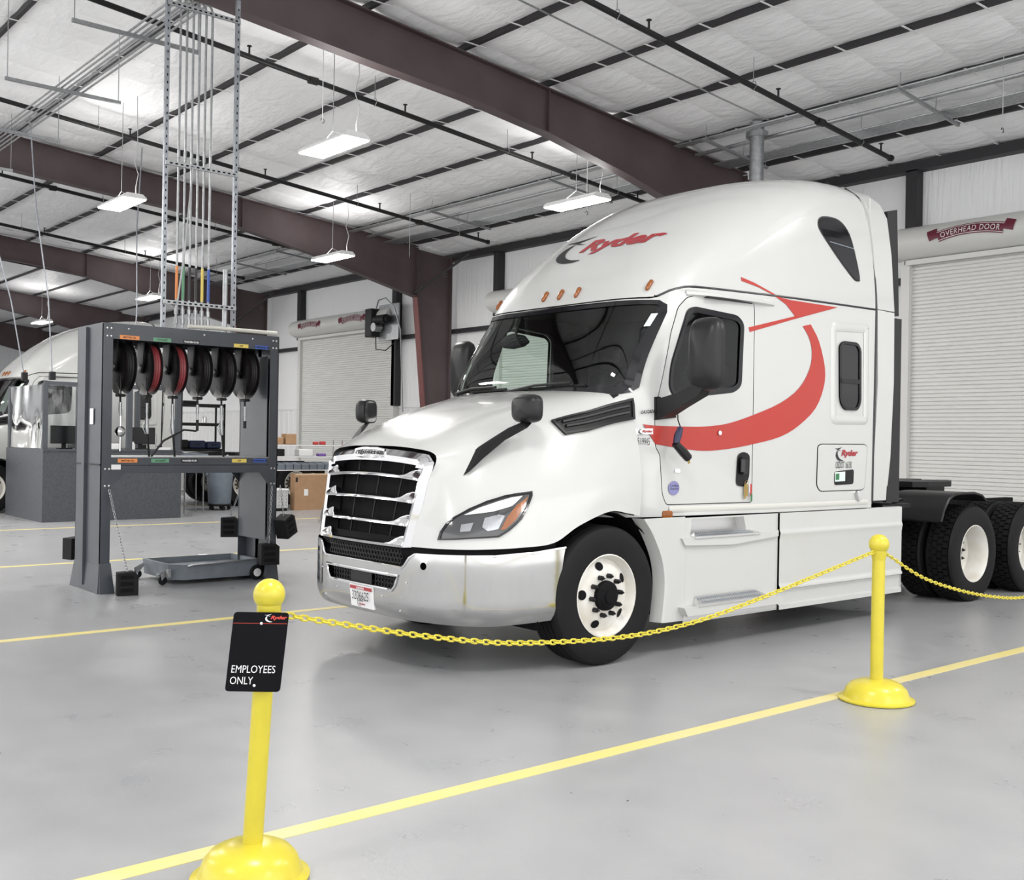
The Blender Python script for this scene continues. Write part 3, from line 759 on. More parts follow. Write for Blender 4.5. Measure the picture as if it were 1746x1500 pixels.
    mb = B_(); mb.grid(rows+[[(p[0]*.5, p[1], 4.096) for p in rows[-1]], last]); mb.mirror(); fair = mb.build('roof_fairing', M['white'], t, smooth=50)
    # seam gasket
    mb = B_(); path = []
    for i in range(61):
        k = .90+1.10*i/60; z = 2.8
        for _ in range(10): z = seam_z(cab_pt(k, z)[1])
        path.append(cab_pt(k, z, -.002))
    for s in (1, -1):
        mb = B_(); mb.tube([(s*p[0], p[1], p[2]) for p in path], .010, 6); mb.build('seam_gasket', M['ink'], t)
    # creases and window of the fairing
    rw = smooth_poly([(8.077,3.55),(8.142,3.605),(8.353,3.618),(8.486,3.567),(8.577,3.45),(8.678,3.15),(8.647,3.112),(8.58,3.13),(8.366,3.275),(8.12,3.47)], 3)
    for s in (1, -1):
        sf = lambda o: (lambda y, z: (s*(cab_w(y, z)+o), y, z))
        mb = B_(); patch(mb, rw, [], .06, .06, sf(.006)); mb.build('fairing_window', M['blackgloss'], fair, smooth=0)
        mb = B_(); ring(mb, offset_poly(rw, -.014), .02, sf(.004)); mb.build('fairing_window_seal', M['satin'], fair, smooth=0)
    mb = B_(); mb.add([flank(.009)(8.225,3.40), flank(.009)(8.60,3.385), flank(.009)(8.60,3.393), flank(.009)(8.225,3.408)], [(0,1,2,3)]); mb.build('fairing_window_bar', M['grey'], fair, smooth=0)
    # marker lamps
    for k in (-.829, -.17, .006, .192, .829):
        p = cab_pt(k, 2.83, .012); q = cab_pt(k, 2.885, .012); d = Vector(q)-Vector(p); d.normalize()
        a = Vector(p)-d*.055; b = Vector(p)+d*.055
        mb = B_(); mb.tube([a, a+d*.012, Vector(p), b-d*.012, b], [.006,.016,.020,.018,.006], 10); mb.build('marker_lamp', M['amber'], fair, smooth=60)
    # name on the fairing: laid out along k and up the dome
    def roof_map(x, y):
        k = -.47+x*1.12; z = 3.265+(y-.20)*.56
        return cab_pt(k, z, .006)
    put_logo(fair, roof_map, name='name_lettering')
    # ---- side extender (white) and its black tail
    for s in (1, -1):
        mb = B_(); pr = []
        for z, yf, yr, w in ((1.10,8.90,9.20,1.19),(1.5,8.96,9.24,1.205),(2.2,9.005,9.28,1.205),(2.865,8.98,9.27,1.205)):
            pr.append([(s*(w-.03), yf, z), (s*w, yf, z), (s*w, yr, z), (s*(w-.03), yr, z)])
        mb.grid(pr, True); mb.add([pr[-1][i] for i in range(4)], [(0,1,2,3)]); mb.add([pr[0][i] for i in range(4)], [(3,2,1,0)]); ex = mb.build('side_extender', M['white'], t, smooth=20)
        mb = B_(); pr = []
        for z, yf, yr, w in ((2.875,8.98,9.27,1.205),(3.4,8.92,9.23,1.19),(3.75,8.88,9.19,1.16),(3.88,8.86,9.15,1.11),(3.97,8.84,9.08,1.03),(4.03,8.82,8.98,.92)):
            pr.append([(s*(w-.03), yf, z), (s*w, yf, z), (s*w, yr, z), (s*(w-.03), yr, z)])
        mb.grid(pr, True); mb.build('extender_cap', M['white'], t, smooth=25)
        mb = B_(); mb.box((s*1.16 if s > 0 else -1.195, 9.20, 1.08), (s*1.195 if s > 0 else -1.16, 9.42, 2.82)); mb.prism([(9.25,2.85),(9.42,2.85),(9.36,3.86),(9.19,3.82)], 'X', s*1.13, s*1.165); mb.build('rubber_tail', M['satin'], ex, smooth=0)
    mb = B_()
    path = [(cab_w(cab_rear(z), z)-.012, cab_rear(z)+.012, z) for z in [1.1+i*.1 for i in range(30)]]
    for s in (1, -1):
        mb = B_(); mb.tube([(s*p[0], p[1], p[2]) for p in path], .022, 6); mb.build('extender_gasket', M['ink'], t)
    mb = B_(); mb.box((-1.15,8.90,1.0),(1.15,8.925,3.9)); mb.build('rear_bulkhead', M['white'], t, smooth=0)
    # ---- flank details: sleeper window panel, locker door, stripes, writing
    po = rounded([(8.226,2.70),(8.80,2.725),(8.84,2.70),(8.855,1.80),(8.25,1.79)], .08, 5)
    for s in (1, -1):
        fk = lambda o: (lambda y, z: (s*(cab_w(y, z)+o), y, z))
        mb = B_(); o = resample(po, .05); a = offset_poly(o, .025); n = len(o)
        b = offset_poly(o, .06); c = offset_poly(o, .085)
        mb.add([fk(.001)(*p) for p in o]+[fk(.014)(*p) for p in a]+[fk(.014)(*p) for p in b]+[fk(.003)(*p) for p in c], [(q*n+i, q*n+(i+1) % n, (q+1)*n+(i+1) % n, (q+1)*n+i) for q in range(3) for i in range(n)])
        pn = mb.build('window_panel', M['white'], t, smooth=60)
        sw = rounded([(8.35,2.50),(8.41,2.54),(8.64,2.54),(8.70,2.48),(8.712,2.0),(8.66,1.925),(8.44,1.925),(8.37,2.0)], .06)
        mb = B_(); patch(mb, sw, [], .08, .08, fk(.008)); gw = mb.build('sleeper_window', M['blackgloss'], t, smooth=0)
        mb = B_(); ring(mb, sw, .028, fk(.018)); mb.box((s*1.212 if s > 0 else -1.222, 8.38, 2.165), (s*1.222 if s > 0 else -1.212, 8.69, 2.205)); mb.build('sleeper_window_frame', M['satin'], gw, smooth=0)
        tl_ = rounded([(8.053,1.60),(8.10,1.62),(8.80,1.625),(8.85,1.60),(8.812,1.22),(8.76,1.20),(8.10,1.20),(8.045,1.25)], .10, 5)
        mb = B_(); ring(mb, tl_, .008, fk(.003)); ld = mb.build('locker_gap', M['ink'], t, smooth=0)
        mb = B_(); patch(mb, offset_poly(resample(tl_, .05), .008), [], .08, .08, fk(.006)); lk = mb.build('locker_door', M['white'], t, smooth=40)
        if s > 0:
            mb = B_(); patch(mb, rounded([(8.31,1.255),(8.31,1.375),(8.62,1.395),(8.615,1.26)], .03), [], .05, .05, fk(.010)); mb.build('locker_latch', M['black'], lk, smooth=0)
            mb = B_(); patch(mb, [(8.315,1.285),(8.315,1.37),(8.475,1.375),(8.475,1.29)], [], .05, .05, fk(.013)); mb.build('latch_sticker', mat('pale_sticker', (.66,.76,.72), .5), lk, smooth=0)
            mb = B_(); patch(mb, [(8.325,1.30),(8.325,1.355),(8.38,1.358),(8.38,1.303)], [], .05, .05, fk(.015)); mb.build('latch_sticker_mark', M['lid_green'], lk, smooth=0)
            mb = B_(); mb.cyl((1.215,8.66,1.19),(1.215,8.70,1.11),.022,8); mb.build('locker_lock', M['alu'], lk)
            put_logo(lk, lambda x, y: fk(.011)(8.31+x*.37, 1.470+y*.26), name='locker_logo')
            mb = B_(); put_text(mb, 'USDOT 16130', lambda x, y: fk(.011)(8.325+x*.30, 1.405+y*.62), size=.14, sx=1.0, res=2); 
            mb.build('locker_lettering', M['ink'], lk, smooth=0)
    # red stripes (driver's side is the one in view; the other side carries the same)
    low = [(5.956,1.742),(6.068,1.734),(6.358,1.733),(6.619,1.738),(6.883,1.767),(7.183,1.845),(7.517,1.955),(7.769,2.09),(7.915,2.257),(7.949,2.41),(7.90,2.533),(7.806,2.622),(7.925,2.647),(8.052,2.509),(8.147,2.285),(8.134,2.114),(8.015,1.925),(7.778,1.773),(7.524,1.672),(7.189,1.606),(6.888,1.563),(6.624,1.546),(6.394,1.56),(6.08,1.593)]
    up = [(7.011,2.96),(7.166,2.93),(7.345,2.88),(7.495,2.838),(7.627,2.828),(8.331,2.831),(7.655,2.664),(7.125,2.521),(7.11,2.558),(7.695,2.698),(7.573,2.785),(7.404,2.850),(7.201,2.900),(7.02,2.928)]
    lows = []
    a_, b_ = low[:12], low[12:]
    a_ = [crv(a_, i/33.0) for i in range(34)]; b_ = [crv(b_, i/33.0) for i in range(34)]
    for s in (1, -1):
        mb = B_(); patch(mb, a_+b_, [], .08, .08, lambda y, z: (s*(cab_w(y, z)+.0035), y, z)); patch(mb, up, [], .08, .08, lambda y, z: (s*(cab_w(y, z)+.0035), y, z))
        mb.build('red_stripe', M['red'], t, smooth=0)
    mb = B_(); put_text(mb, '519945', lambda x, y: flank(.010)(5.905+x*.27, 1.585+y*.58), size=.14, res=2); mb.build('unit_number', M['ink'], t, smooth=0)
    mb = B_(); patch(mb, [(5.895,1.664),(6.052,1.668),(6.05,1.712),(5.893,1.708)], [], .05, .05, flank(.005)); mb.build('logo_label', M['paper'], t, smooth=0)
    put_logo(t, lambda x, y: flank(.010)(5.905+x*.14, 1.667+y*.085), name='cowl_logo')
    mb = B_(); put_text(mb, 'CASCADIA', lambda x, y: flank(.010)(5.925+x*.46, 1.818+y*.55+x*.045), size=.065, shear=.3, bold=.002, res=1); mb.build('model_lettering', M['ink'], t, smooth=0)
    mb = B_(); patch(mb, [(6.291+.062*math.cos(R(a*15)), 1.257+.055*math.sin(R(a*15))) for a in range(24)], [], .05, .05, flank(.006)); mb.build('round_sticker', M['lilac'], t, smooth=0)
    mb = B_(); put_text(mb, 'Certified', lambda x, y: flank(.009)(6.291+x, 1.268+y), size=.026, align='CENTER', res=1); put_text(mb, 'Clean Idle', lambda x, y: flank(.009)(6.291+x, 1.245+y), size=.024, align='CENTER', res=1); mb.build('round_sticker_lettering', M['ink'], t, smooth=0)
    mb = B_(); patch(mb, [(6.30,1.375),(6.36,1.375),(6.36,1.405),(6.30,1.405)], [], .05, .05, flank(.006)); mb.build('door_label', M['paper'], t, smooth=0)
    mb = B_(); p = flank(.0)(6.21,1.06); mb.rbox((p[0]-.03,6.17,1.02),(p[0]+.02,6.28,1.085),.012); mb.build('side_marker', M['amber'], t)
    mb = B_(); p = flank(.012)(6.79,1.69); mb.lathe([(.001,.008),(.016,.006),(.02,0)], p, 'X', 10); mb.build('stripe_button', M['paper'], t)
    # ---- hood
    us = [i/42.0 for i in range(43)]; vs_ = [i/48.0 for i in range(49)]
    mb = B_(); mb.grid([[hood_pt(u, v) for v in vs_] for u in us]); mb.mirror(); hood = mb.build('hood', M['white'], t, smooth=60)
    mb = B_(); mb.grid([[hood_pt(u, v, -.05) for v in vs_[::4]] for u in us[::3]]); mb.mirror(); mb.build('hood_lining', M['dark'], t, smooth=60)
    H = lambda o: (lambda u, v: hood_pt(min(max(u,0),1), min(max(v,0),1), o))
    for s in (1, -1):
        def fin(m_, name, ma, par, sm=0):
            if s < 0: m_.v = [(-x, y, z) for x, y, z in m_.v]
            return m_.build(name, ma, par, smooth=sm)
        # vent
        vp = [(.404,.55),(.404,.737),(.385,1.0),(.49,1.0),(.517,.712),(.51,.607)]
        mb = B_(); patch(mb, vp, [], .02, .03, H(.010)); vent = fin(mb, 'hood_vent', M['black'], hood)
        for q in (.30,.62):
            mb = B_(); path = []
            for i in range(8):
                tt_ = .08+.88*i/7; a = crv([(.404,.57),(.404,.737),(.39,.99)], tt_); b = crv([(.50,.62),(.51,.73),(.487,.99)], tt_)
                path.append(H(.018)(a[0]+(b[0]-a[0])*q, a[1]+(b[1]-a[1])*q))
            mb.tube(path, .012, 5); fin(mb, 'vent_slat', M['blackgloss'], vent, 40)
        mb = B_(); ring(mb, vp, .012, H(.022), .05); fin(mb, 'vent_rim', M['satin'], vent)
        # headlamp
        hl = [(.913,.101),(.846,.105),(.786,.121),(.747,.146),(.707,.199),(.682,.26),(.674,.316),(.678,.352),(.690,.407),(.707,.407),(.762,.389),(.815,.37),(.871,.333),(.908,.303),(.904,.211)]
        mb = B_(); patch(mb, hl, [], .015, .015, H(.012)); lampo = fin(mb, 'headlamp', mat_dark_lens, hood, 60)
        mb = B_(); ring(mb, hl, .008, H(.022), .02); ring(mb, offset_poly(resample(hl, .02), -.004), .004, H(.006), .02); fin(mb, 'headlamp_rim', M['blackgloss'], lampo)
        mb = B_(); patch(mb, [(.742,.182),(.712,.235),(.697,.29),(.691,.334),(.696,.372),(.735,.338),(.746,.282)], [], .015, .015, H(.018)); fin(mb, 'daytime_strip', M['drl'], lampo)
        for nm, pl in (('high_beam', [(.80,.178),(.795,.222),(.85,.213),(.85,.177)]), ('low_beam', [(.775,.258),(.768,.30),(.78,.318),(.855,.30),(.862,.27),(.83,.252)])):
            mb = B_(); patch(mb, pl, [], .012, .012, H(.018)); c_ = fin(mb, nm, M['lens'], lampo)
        mb = B_(); patch(mb, [(.705,.393),(.749,.375),(.815,.352),(.862,.32),(.865,.306),(.79,.325),(.735,.352)], [], .012, .012, H(.019)); fin(mb, 'turn_signal', M['amber'], lampo)
        # hood mirror
        base = Vector(hood_pt(.43, .235, .01)); 
        mb = B_(); arm = [base+Vector((-.02,-.06,-.06)), base+Vector((.03,.02,.02)), base+Vector((.12,.13,.13)), Vector((1.02,4.87,1.72)), Vector((1.04,4.88,1.74))]
        pr = []
        for i, p in enumerate(arm):
            w = (.07,.075,.052,.044,.04)[i]; h = (.105,.085,.060,.046,.04)[i]
            pr.append([p+Vector((-w*.4,-w,-h)), p+Vector((w*.5,-w*.6,-h*.6)), p+Vector((w*.5,w,h)), p+Vector((-w*.4,w*.6,h*.8))])
        mb.grid([[tuple(q) for q in r_] for r_ in pr], True); mb.add([tuple(q) for q in pr[0]], [(3,2,1,0)]); mb.add([tuple(q) for q in pr[-1]], [(0,1,2,3)])
        hm = fin(mb, 'hood_mirror_arm', M['black'], t, 40)
        mb = B_(); c = Vector((1.02,4.86,1.825)); rows = []
        for i in range(9):
            a = math.pi*i/8; dpt = -math.cos(a); sc_ = max(.02, math.sin(a))**.55
            if i == 8: sc_ = .90; dpt = .35
            if i == 0: sc_ = .001
            rows.append([(c.x+.135*sc_*sgnpow(math.cos(b), .55), c.y+.075*min(dpt, .4), c.z+.10*sc_*sgnpow(math.sin(b), .55)) for b in [2*math.pi*j/24 for j in range(24)]])
        turn = Matrix.Translation(c) @ Matrix.Rotation(R(0 if s > 0 else 58), 4, 'Z') @ Matrix.Translation(-c)
        mb.grid([[tuple(turn @ Vector(p)) for p in r_] for r_ in rows], True); hh = fin(mb, 'hood_mirror', M['satin'], t, 50)
        mb = B_(); mb.add([tuple(turn @ Vector((c.x+.115*sgnpow(math.cos(b), .55), c.y+.032, c.z+.085*sgnpow(math.sin(b), .55)))) for b in [2*math.pi*j/24 for j in range(24)]], [tuple(range(24))]); fin(mb, 'mirror_glass', M['chrome'], hh)
        # cab mirror
        c = Vector((1.475,6.22,2.265)); rows = []
        for i in range(9):
            a = math.pi*i/8; dpt = -math.cos(a); sc_ = max(.02, math.sin(a))**.5
            if i == 8: sc_ = .92; dpt = .3
            if i == 0: sc_ = .001
            rows.append([(c.x+.145*sc_*sgnpow(math.cos(b), .5), c.y+.10*min(dpt, .35), c.z+.275*sc_*sgnpow(math.sin(b), .4)) for b in [2*math.pi*j/24 for j in range(24)]])
        mb = B_(); mb.grid(rows, True); cm = fin(mb, 'cab_mirror', M['satin'], t, 50)
        mb = B_(); mb.add([(c.x+.125*sgnpow(math.cos(b), .5), c.y+.042, c.z+.25*sgnpow(math.sin(b), .4)) for b in [2*math.pi*j/24 for j in range(24)]], [tuple(range(24))]); fin(mb, 'mirror_glass', M['chrome'], cm)
        mb = B_(); rows = []
        for p, w, h in (((1.085,6.10,1.86),.03,.075),((1.17,6.13,1.87),.06,.075),((1.30,6.17,1.93),.055,.055),((1.44,6.22,2.01),.055,.05),((1.48,6.22,2.06),.05,.045)):
            p = Vector(p); rows.append([tuple(p+Vector((0,-w,-h))), tuple(p+Vector((0,w,-h))), tuple(p+Vector((0,w,h))), tuple(p+Vector((0,-w,h)))])
        mb.grid(rows, True); fin(mb, 'mirror_bracket', M['black'], t, 40)
        mb = B_(); mb.prism([(6.065,1.775),(6.30,1.80),(6.28,1.90),(6.10,1.955),(6.065,1.95)], 'X', 1.07, 1.115); fin(mb, 'mirror_base', M['black'], t)
    # grille
    def G(a, b, out=0.0):
        h = .575+.095*b; return (a*h, 4.215+.125*b-.045*(1-a*a)-out, .86+.625*b+.045*b*(1-abs(a)**2.2))
    gr = B_(); gr.grid([[G(-.97+1.94*i/20, .02+.95*j/8, -.09) for i in range(21)] for j in range(9)]); grille = gr.build('grille', M['dark'], t, smooth=60)
    fr = B_(); out_ = [(-1,0),(-1.0,.93),(-.90,1.0),(.90,1.0),(1,.93),(1,0)]
    out_ = resample(out_, .08, closed=False); inn = []
    for a, b in out_:
        inn.append((max(-.91, min(.91, a*.905 if abs(a) > .89 else a)), min(b, .875 if abs(a) < .9 else .85)))
    n = len(out_)
    V = [G(a, b, .0) for a, b in out_]+[G((a+c)/2, (b+d)/2, .05) for (a, b), (c, d) in zip(out_, inn)]+[G(c, d, .04) for c, d in inn]+[G(c, d, -.08) for c, d in inn]
    fr.add(V, [(q*n+i, q*n+i+1, (q+1)*n+i+1, (q+1)*n+i) for q in range(3) for i in range(n-1)]); fr.build('grille_surround', M['chrome'], grille, smooth=50)
    for zc in (.715,.47,.222,-.005):
        mb = B_()
        rows = []
        for i in range(25):
            a = -.925+1.85*i/24; e = sstep((abs(a)-.66)/.10); up_ = .045+.075*e
            rows.append([G(a, zc, .035), G(a, zc+.03, .055), G(a, zc+up_*.75, .05-.01*e), G(a, zc+up_, .02), G(a, zc+.035, -.06), G(a, zc, -.05)])
        mb.grid(rows, True); mb.add(rows[0], [(0,1,2,3,4,5)]); mb.add(rows[-1], [(5,4,3,2,1,0)])
        mb.build('grille_bar', M['chrome'], grille, smooth=40)
    for a in (-.45,0.02,.45):
        mb = B_(); mb.tube([G(a, .02, -.06), G(a, .9, -.06)], .008, 5); mb.build('grille_rib', M['black'], grille)
    mb = B_(); mb.tube([G(-.30,.93,.055),G(-.29,.985,.055),G(-.15,1.0,.055),G(.15,1.0,.055),G(.29,.985,.055),G(.30,.93,.055),G(.15,.915,.058),G(-.15,.915,.058)], .012, 6, closed=True)
    mb.add([G(-.29,.93,.052),G(.29,.93,.052),G(.28,.985,.052),G(-.28,.985,.052)], [(0,1,2,3)]); mb.build('emblem', M['chrome'], grille, smooth=40)
    mb = B_(); put_text(mb, 'FREIGHTLINER', lambda x, y: G(x, .942+y, .060), size=.05, align='CENTER', sx=1.65, bold=.002, res=1); mb.build('emblem_lettering', M['satin'], grille, smooth=0)
    # bumper
    ZB, S1 = .345, BARC[-1]
    op = [(-.473,.657),(.473,.657),(.44,.585),(.406,.551),(-.406,.551),(-.44,.585)]
    fog = [(.70+.026*math.cos(R(30*i)), .742+.026*math.sin(R(30*i))) for i in range(12)]
    topc = [(.50,.722),(.535,.745),(.575,.80),(.62,.825),(1.2,.832),(1.5,.85),(S1,.875)]
    outl = [(-s, z) for s, z in topc[::-1]]+topc+[(S1-.02,.80),(S1-.10,ZB+.02),(1.2,ZB),(.7,ZB+.01),(-.7,ZB+.01),(-1.2,ZB),(-S1+.10,ZB+.02),(-S1+.02,.80)]
    mb = B_(); patch(mb, outl, [op, fog, [(-s, z) for s, z in fog]], .045, .045, lambda s, z: bump_pt(s, z)); bumper = mb.build('bumper', M['bumper'], t, smooth=50)
    mb = B_(); mb.tube([bump_pt(s, z, .002) for s, z in resample(op, .06)], .011, 6, closed=True); mb.tube([bump_pt(s, z-.008, -.004) for s, z in [(-a, b) for a, b in topc[::-1]]+topc], .012, 6); mb.build('bumper_lip', M['chrome'], bumper)
    mb = B_(); mb.grid([[bump_pt(-.72+.06*i, .40+.05*j, -.06) for i in range(25)] for j in range(11)]); mb.grid([[bump_pt(-1.7+.1*i, .80+.06*j, -.035) for i in range(35)] for j in range(3)]); mb.build('bumper_backing', M['dark'], t, smooth=60)
    def hexmesh(name, z0, z1, wtop, wbot, skip=None):
        mb = B_(); r_ = .022
        row = 0; z = z0+.02
        while z < z1-.01:
            hw = wbot+(wtop-wbot)*(z-z0)/(z1-z0)-.02
            x = -hw+(.5*r_*1.75 if row % 2 else 0)
            while x < hw:
                if not (skip and skip[0] < x < skip[1]):
                    hx = [bump_pt(x+r_*.92*math.cos(R(60*i+30)), z+r_*.92*math.sin(R(60*i+30)), -.028) for i in range(6)]
                    hi = [bump_pt(x+r_*.66*math.cos(R(60*i+30)), z+r_*.66*math.sin(R(60*i+30)), -.030) for i in range(6)]
                    mb.add(hx+hi, [(i, (i+1) % 6, 6+(i+1) % 6, 6+i) for i in range(6)])
                x += r_*1.75
            z += r_*1.5; row += 1
        return mb.build(name, M['satin'], bumper, smooth=0)
    h1 = hexmesh('lower_mesh', .551, .657, .473, .406, (-.16,.14)); h2 = hexmesh('upper_mesh', .735, .85, .50, .50)
    h1['kind'] = 'stuff'; h2['kind'] = 'stuff'
    mb = B_(); mb.grid([[bump_pt(-.15+.28*i/4, .553+.10*j, -.02) for i in range(5)] for j in range(2)]); mb.build('radar_cover', M['black'], bumper, smooth=60)
    mb = B_(); pw0, pw1 = -.115, .19
    mb.add([bump_pt(pw0,.385,.012), bump_pt(pw1,.385,.012), bump_pt(pw1,.545,.012), bump_pt(pw0,.545,.012), bump_pt(pw0,.385,.002), bump_pt(pw1,.385,.002), bump_pt(pw1,.545,.002), bump_pt(pw0,.545,.002)], [(0,1,2,3),(4,5,1,0),(1,5,6,2),(2,6,7,3),(3,7,4,0)])
    plate = mb.build('number_plate', M['paper'], bumper, smooth=0)
    PM = lambda o: (lambda x, y: bump_pt(pw0+x, .385+y, .012+o))
    mb = B_(); P_ = PM(.002); mb.add([P_(.01,.128), P_(.295,.128), P_(.295,.152), P_(.01,.152)], [(0,1,2,3)]); mb.build('plate_band', M['logored'], plate, smooth=0)
    mb = B_(); put_text(mb, 'INDIANA', lambda x, y: PM(.004)(.152+x, .132+y), size=.024, align='CENTER', bold=.0006, res=1); mb.build('plate_state', M['paper'], plate, smooth=0)
    mb = B_(); put_text(mb, '3206625', lambda x, y: PM(.004)(.152+x, .055+y*1.15), size=.078, align='CENTER', sx=.82, res=2); mb.build('plate_number', M['ink'], plate, smooth=0)
    put_logo(plate, lambda x, y: PM(.004)(.10+x*.11, .008+y*.075), name='plate_logo')
    mb = B_()
    for sgn in (1, -1):
        for s_, z in ((.56,.62),(.30,.50),(.50,.42)): p = bump_pt(sgn*s_, z, .002); mb.cyl(p, (p[0], p[1]-.006, p[2]), .006, 6)
    mb.build('bumper_bolts', M['alu'], bumper)
    # ---- wheels
    def wheel(x, y, side, steer, par=t):
        R0 = .503
        prof_t = [(.295,-.145),(.33,-.15),(.40,-.158),(.46,-.15),(.485,-.14),(R0-.004,-.118)]
        if steer:
            for c in (-.07,-.025,.025,.07): prof_t += [(R0,c-.012),(R0,c-.005),(R0-.014,c-.004),(R0-.014,c+.004),(R0,c+.005),(R0,c+.012)]
        else: prof_t += [(R0-.016,-.10),(R0-.016,.10)]
        prof_t += [(R0-.004,.118),(.485,.14),(.46,.15),(.40,.158),(.33,.15),(.295,.145)]
        c = (x, y, R0-.003); mb = B_(); mb.lathe(prof_t, c, 'X', 56)
        if not steer:
            for j in range(44):
                a = 2*math.pi*j/44
                for r_i, xx in enumerate((-.118,-.062,-.006,.05)):
                    aa = a+(r_i % 2)*math.pi/44
                    Mx = Matrix.Translation(c) @ Matrix.Rotation(aa, 4, 'X'); 
                    mb.box((xx, -.026, R0-.03), (xx+.05, .026, R0), Mx)
        wh = mb.build('tyre', M['rubber'], par, smooth=35)
        mb = B_()
        if steer: pr = [(.292,.135),(.300,.148),(.292,.150),(.284,.135),(.270,.11),(.262,.085),(.235,.10),(.20,.118),(.165,.122),(.10,.122),(.10,.10)]
        else: pr = [(.292,.140),(.300,.148),(.292,.150),(.284,.135),(.268,.10),(.262,.0),(.258,-.055),(.23,-.075),(.17,-.08),(.10,-.08),(.10,-.10)]
        mb.lathe([(r_, side*h) for r_, h in pr], c, 'X', 40); rim = mb.build('wheel', M['wheelwhite'], par, smooth=40)
        hx = side*(.125 if steer else -.08)
        for j in range(10):
            a = 2*math.pi*j/10+.1
            key = 'nut%d' % side
            if key not in NUTS:
                mb = MB(); mb.tube([(-side*.005,0,0),(side*.030,0,0),(side*.0301,0,0),(side*.055,0,0)], [.019,.019,.016,.004], 6); nut = mb.build('lug_nut', M['black'], rim); NUTS[key] = nut
            else: nut = NUTS[key].copy(); COL.objects.link(nut); nut.parent = rim
            nut.location = TT((c[0]+hx, c[1]+.142*math.cos(a), c[2]+.142*math.sin(a)))
        mb = B_(); mb.lathe([(.11,hx),(.105,hx+side*.03),(.088,hx+side*.036),(.08,hx+side*.045),(.055,hx+side*.05),(.05,hx+side*.065),(.001,hx+side*.068)], c, 'X', 20); mb.build('hub', M['dark'] if steer else M['rust'], rim)
        if steer:
            for j in range(5):
                mb = B_(); a = 2*math.pi*j/5+.55; dirv = Vector((0, math.cos(a), math.sin(a))); tv = Vector((0, -math.sin(a), math.cos(a))); o_ = Vector((c[0]+side*.1105, c[1], c[2]))+dirv*.217
                mb.add([tuple(o_+dirv*.030*math.cos(b)*1.0+tv*.036*math.sin(b)+Vector((side*(.002-.30*.0*math.cos(b))+side*(-.45*.030*math.cos(b)), 0, 0))) for b in [2*math.pi*i/14 for i in range(14)]], [tuple(range(14))])
                mb.build('hand_hole', M['dark'], rim, smooth=0)
    for s in (1, -1):
        wheel(s*1.04, 5.50, s, True)
        for y in (10.95, 12.25):
            wheel(s*1.04, y, s, False); wheel(s*.70, y, s, False)
        # wheel well
        mb = B_(); rows = []
        for i in range(17):
            a = R(-20+i*(220/16)); rows.append([(s*.60, 5.50+.63*math.cos(a), .5+.60*math.sin(a)), (s*1.13, 5.50+.63*math.cos(a), .5+.60*math.sin(a))])
        mb.grid(rows); mb.add([(s*.62, 5.50+.63*math.cos(R(-20+i*(220/16))), .5+.60*math.sin(R(-20+i*(220/16)))) for i in range(17)], [tuple(range(17))]); mb.build('wheel_well', M['dark'], t, smooth=40)
    mb = B_(); mb.cyl((-1.0,5.5,.5),(1.0,5.5,.5),.06,12); mb.box((-.75,5.42,.36),(.75,5.58,.47)); mb.build('axle', M['dark'], t)
    for y in (10.95,12.25): mb = B_(); mb.cyl((-.95,y,.5),(.95,y,.5),.09,12); mb.lathe([(.0,-.16),(.2,-.1),(.23,0),(.2,.1),(0,.16)], (0,y,.52), 'Y', 16); mb.build('axle', M['dark'], t)
    # ---- side fairing with steps
    for s in (1, -1):
        def fin2(m_, name, ma, par, sm=30):
            if s < 0: m_.v = [(-x, y, z) for x, y, z in m_.v]
            return m_.build(name, ma, par, smooth=sm)
        fro = [(5.865,1.04),(5.96,.93),(6.06,.76),(6.10,.62),(6.105,.48),(6.075,.25)]
        mb = B_(); lip = []
        for y, z in [crv(fro, i/14.0) for i in range(15)]: lip.append([(1.10, y-.03, z), (1.195, y, z), (1.20, y+.03, z), (1.19, 6.335, z)])
        mb.grid(lip); fp = fin2(mb, 'wheel_fairing', M['white'], t)
        # rear skirt panel with two rolled ribs
        def skirt_w(z):
            return 1.20+.012*max(0, 1-abs(z-.86)/.03)+.016*max(0, 1-abs(z-.40)/.03)-(.02 if z < .385 else 0)+(.025 if z < .26 else 0)
        zz = [1.035,1.03,.90,.888,.876,.862,.848,.80,.6,.45,.432,.42,.405,.393,.38,.30,.27,.255,.235,.22]
        def skirt(y0, y1, name, tilt=0):
            mb = B_(); rows = []
            for i, z in enumerate(zz):
                w = skirt_w(z)-(.03 if i == 0 else 0)
                rows.append([(w, y0+(y1-y0)*j/8, z) for j in range(9)])
            mb.grid(rows); mb.add([(1.0,y1,.22),(1.2,y1,.22),(1.2,y1,1.03),(1.0,y1,1.03)], [(0,1,2,3)]); return fin2(mb, name, M['white'], t, 40)
        skirt(7.53, 9.47, 'side_skirt')
        mb = B_()
        rec = [(6.42,1.018),(7.06,1.018),(7.11,.885),(6.40,.885)]
        patch(mb, [(6.33,1.03),(7.525,1.03),(7.525,.22),(6.33,.22)], [rec], .15, .12, lambda y, z: (1.185, y, z)); sp = fin2(mb, 'step_panel', M['white'], t)
        # upper step: bright recess, tread
        mb = B_(); mb.add([(1.185, y, z) for y, z in rec]+[(1.09, y, z) for y, z in rec], [(4,5,6,7)]+[(i, (i+1) % 4, 4+(i+1) % 4, 4+i) for i in range(4)]); fin2(mb, 'step_recess', M['alu'], sp, 0)
        mb = B_(); mb.prism([(6.28,.875),(7.50,.89),(7.50,.84),(6.9,.80),(6.32,.82)], 'X', 1.15, 1.212); fin2(mb, 'step_shelf', M['white'], sp, 0)
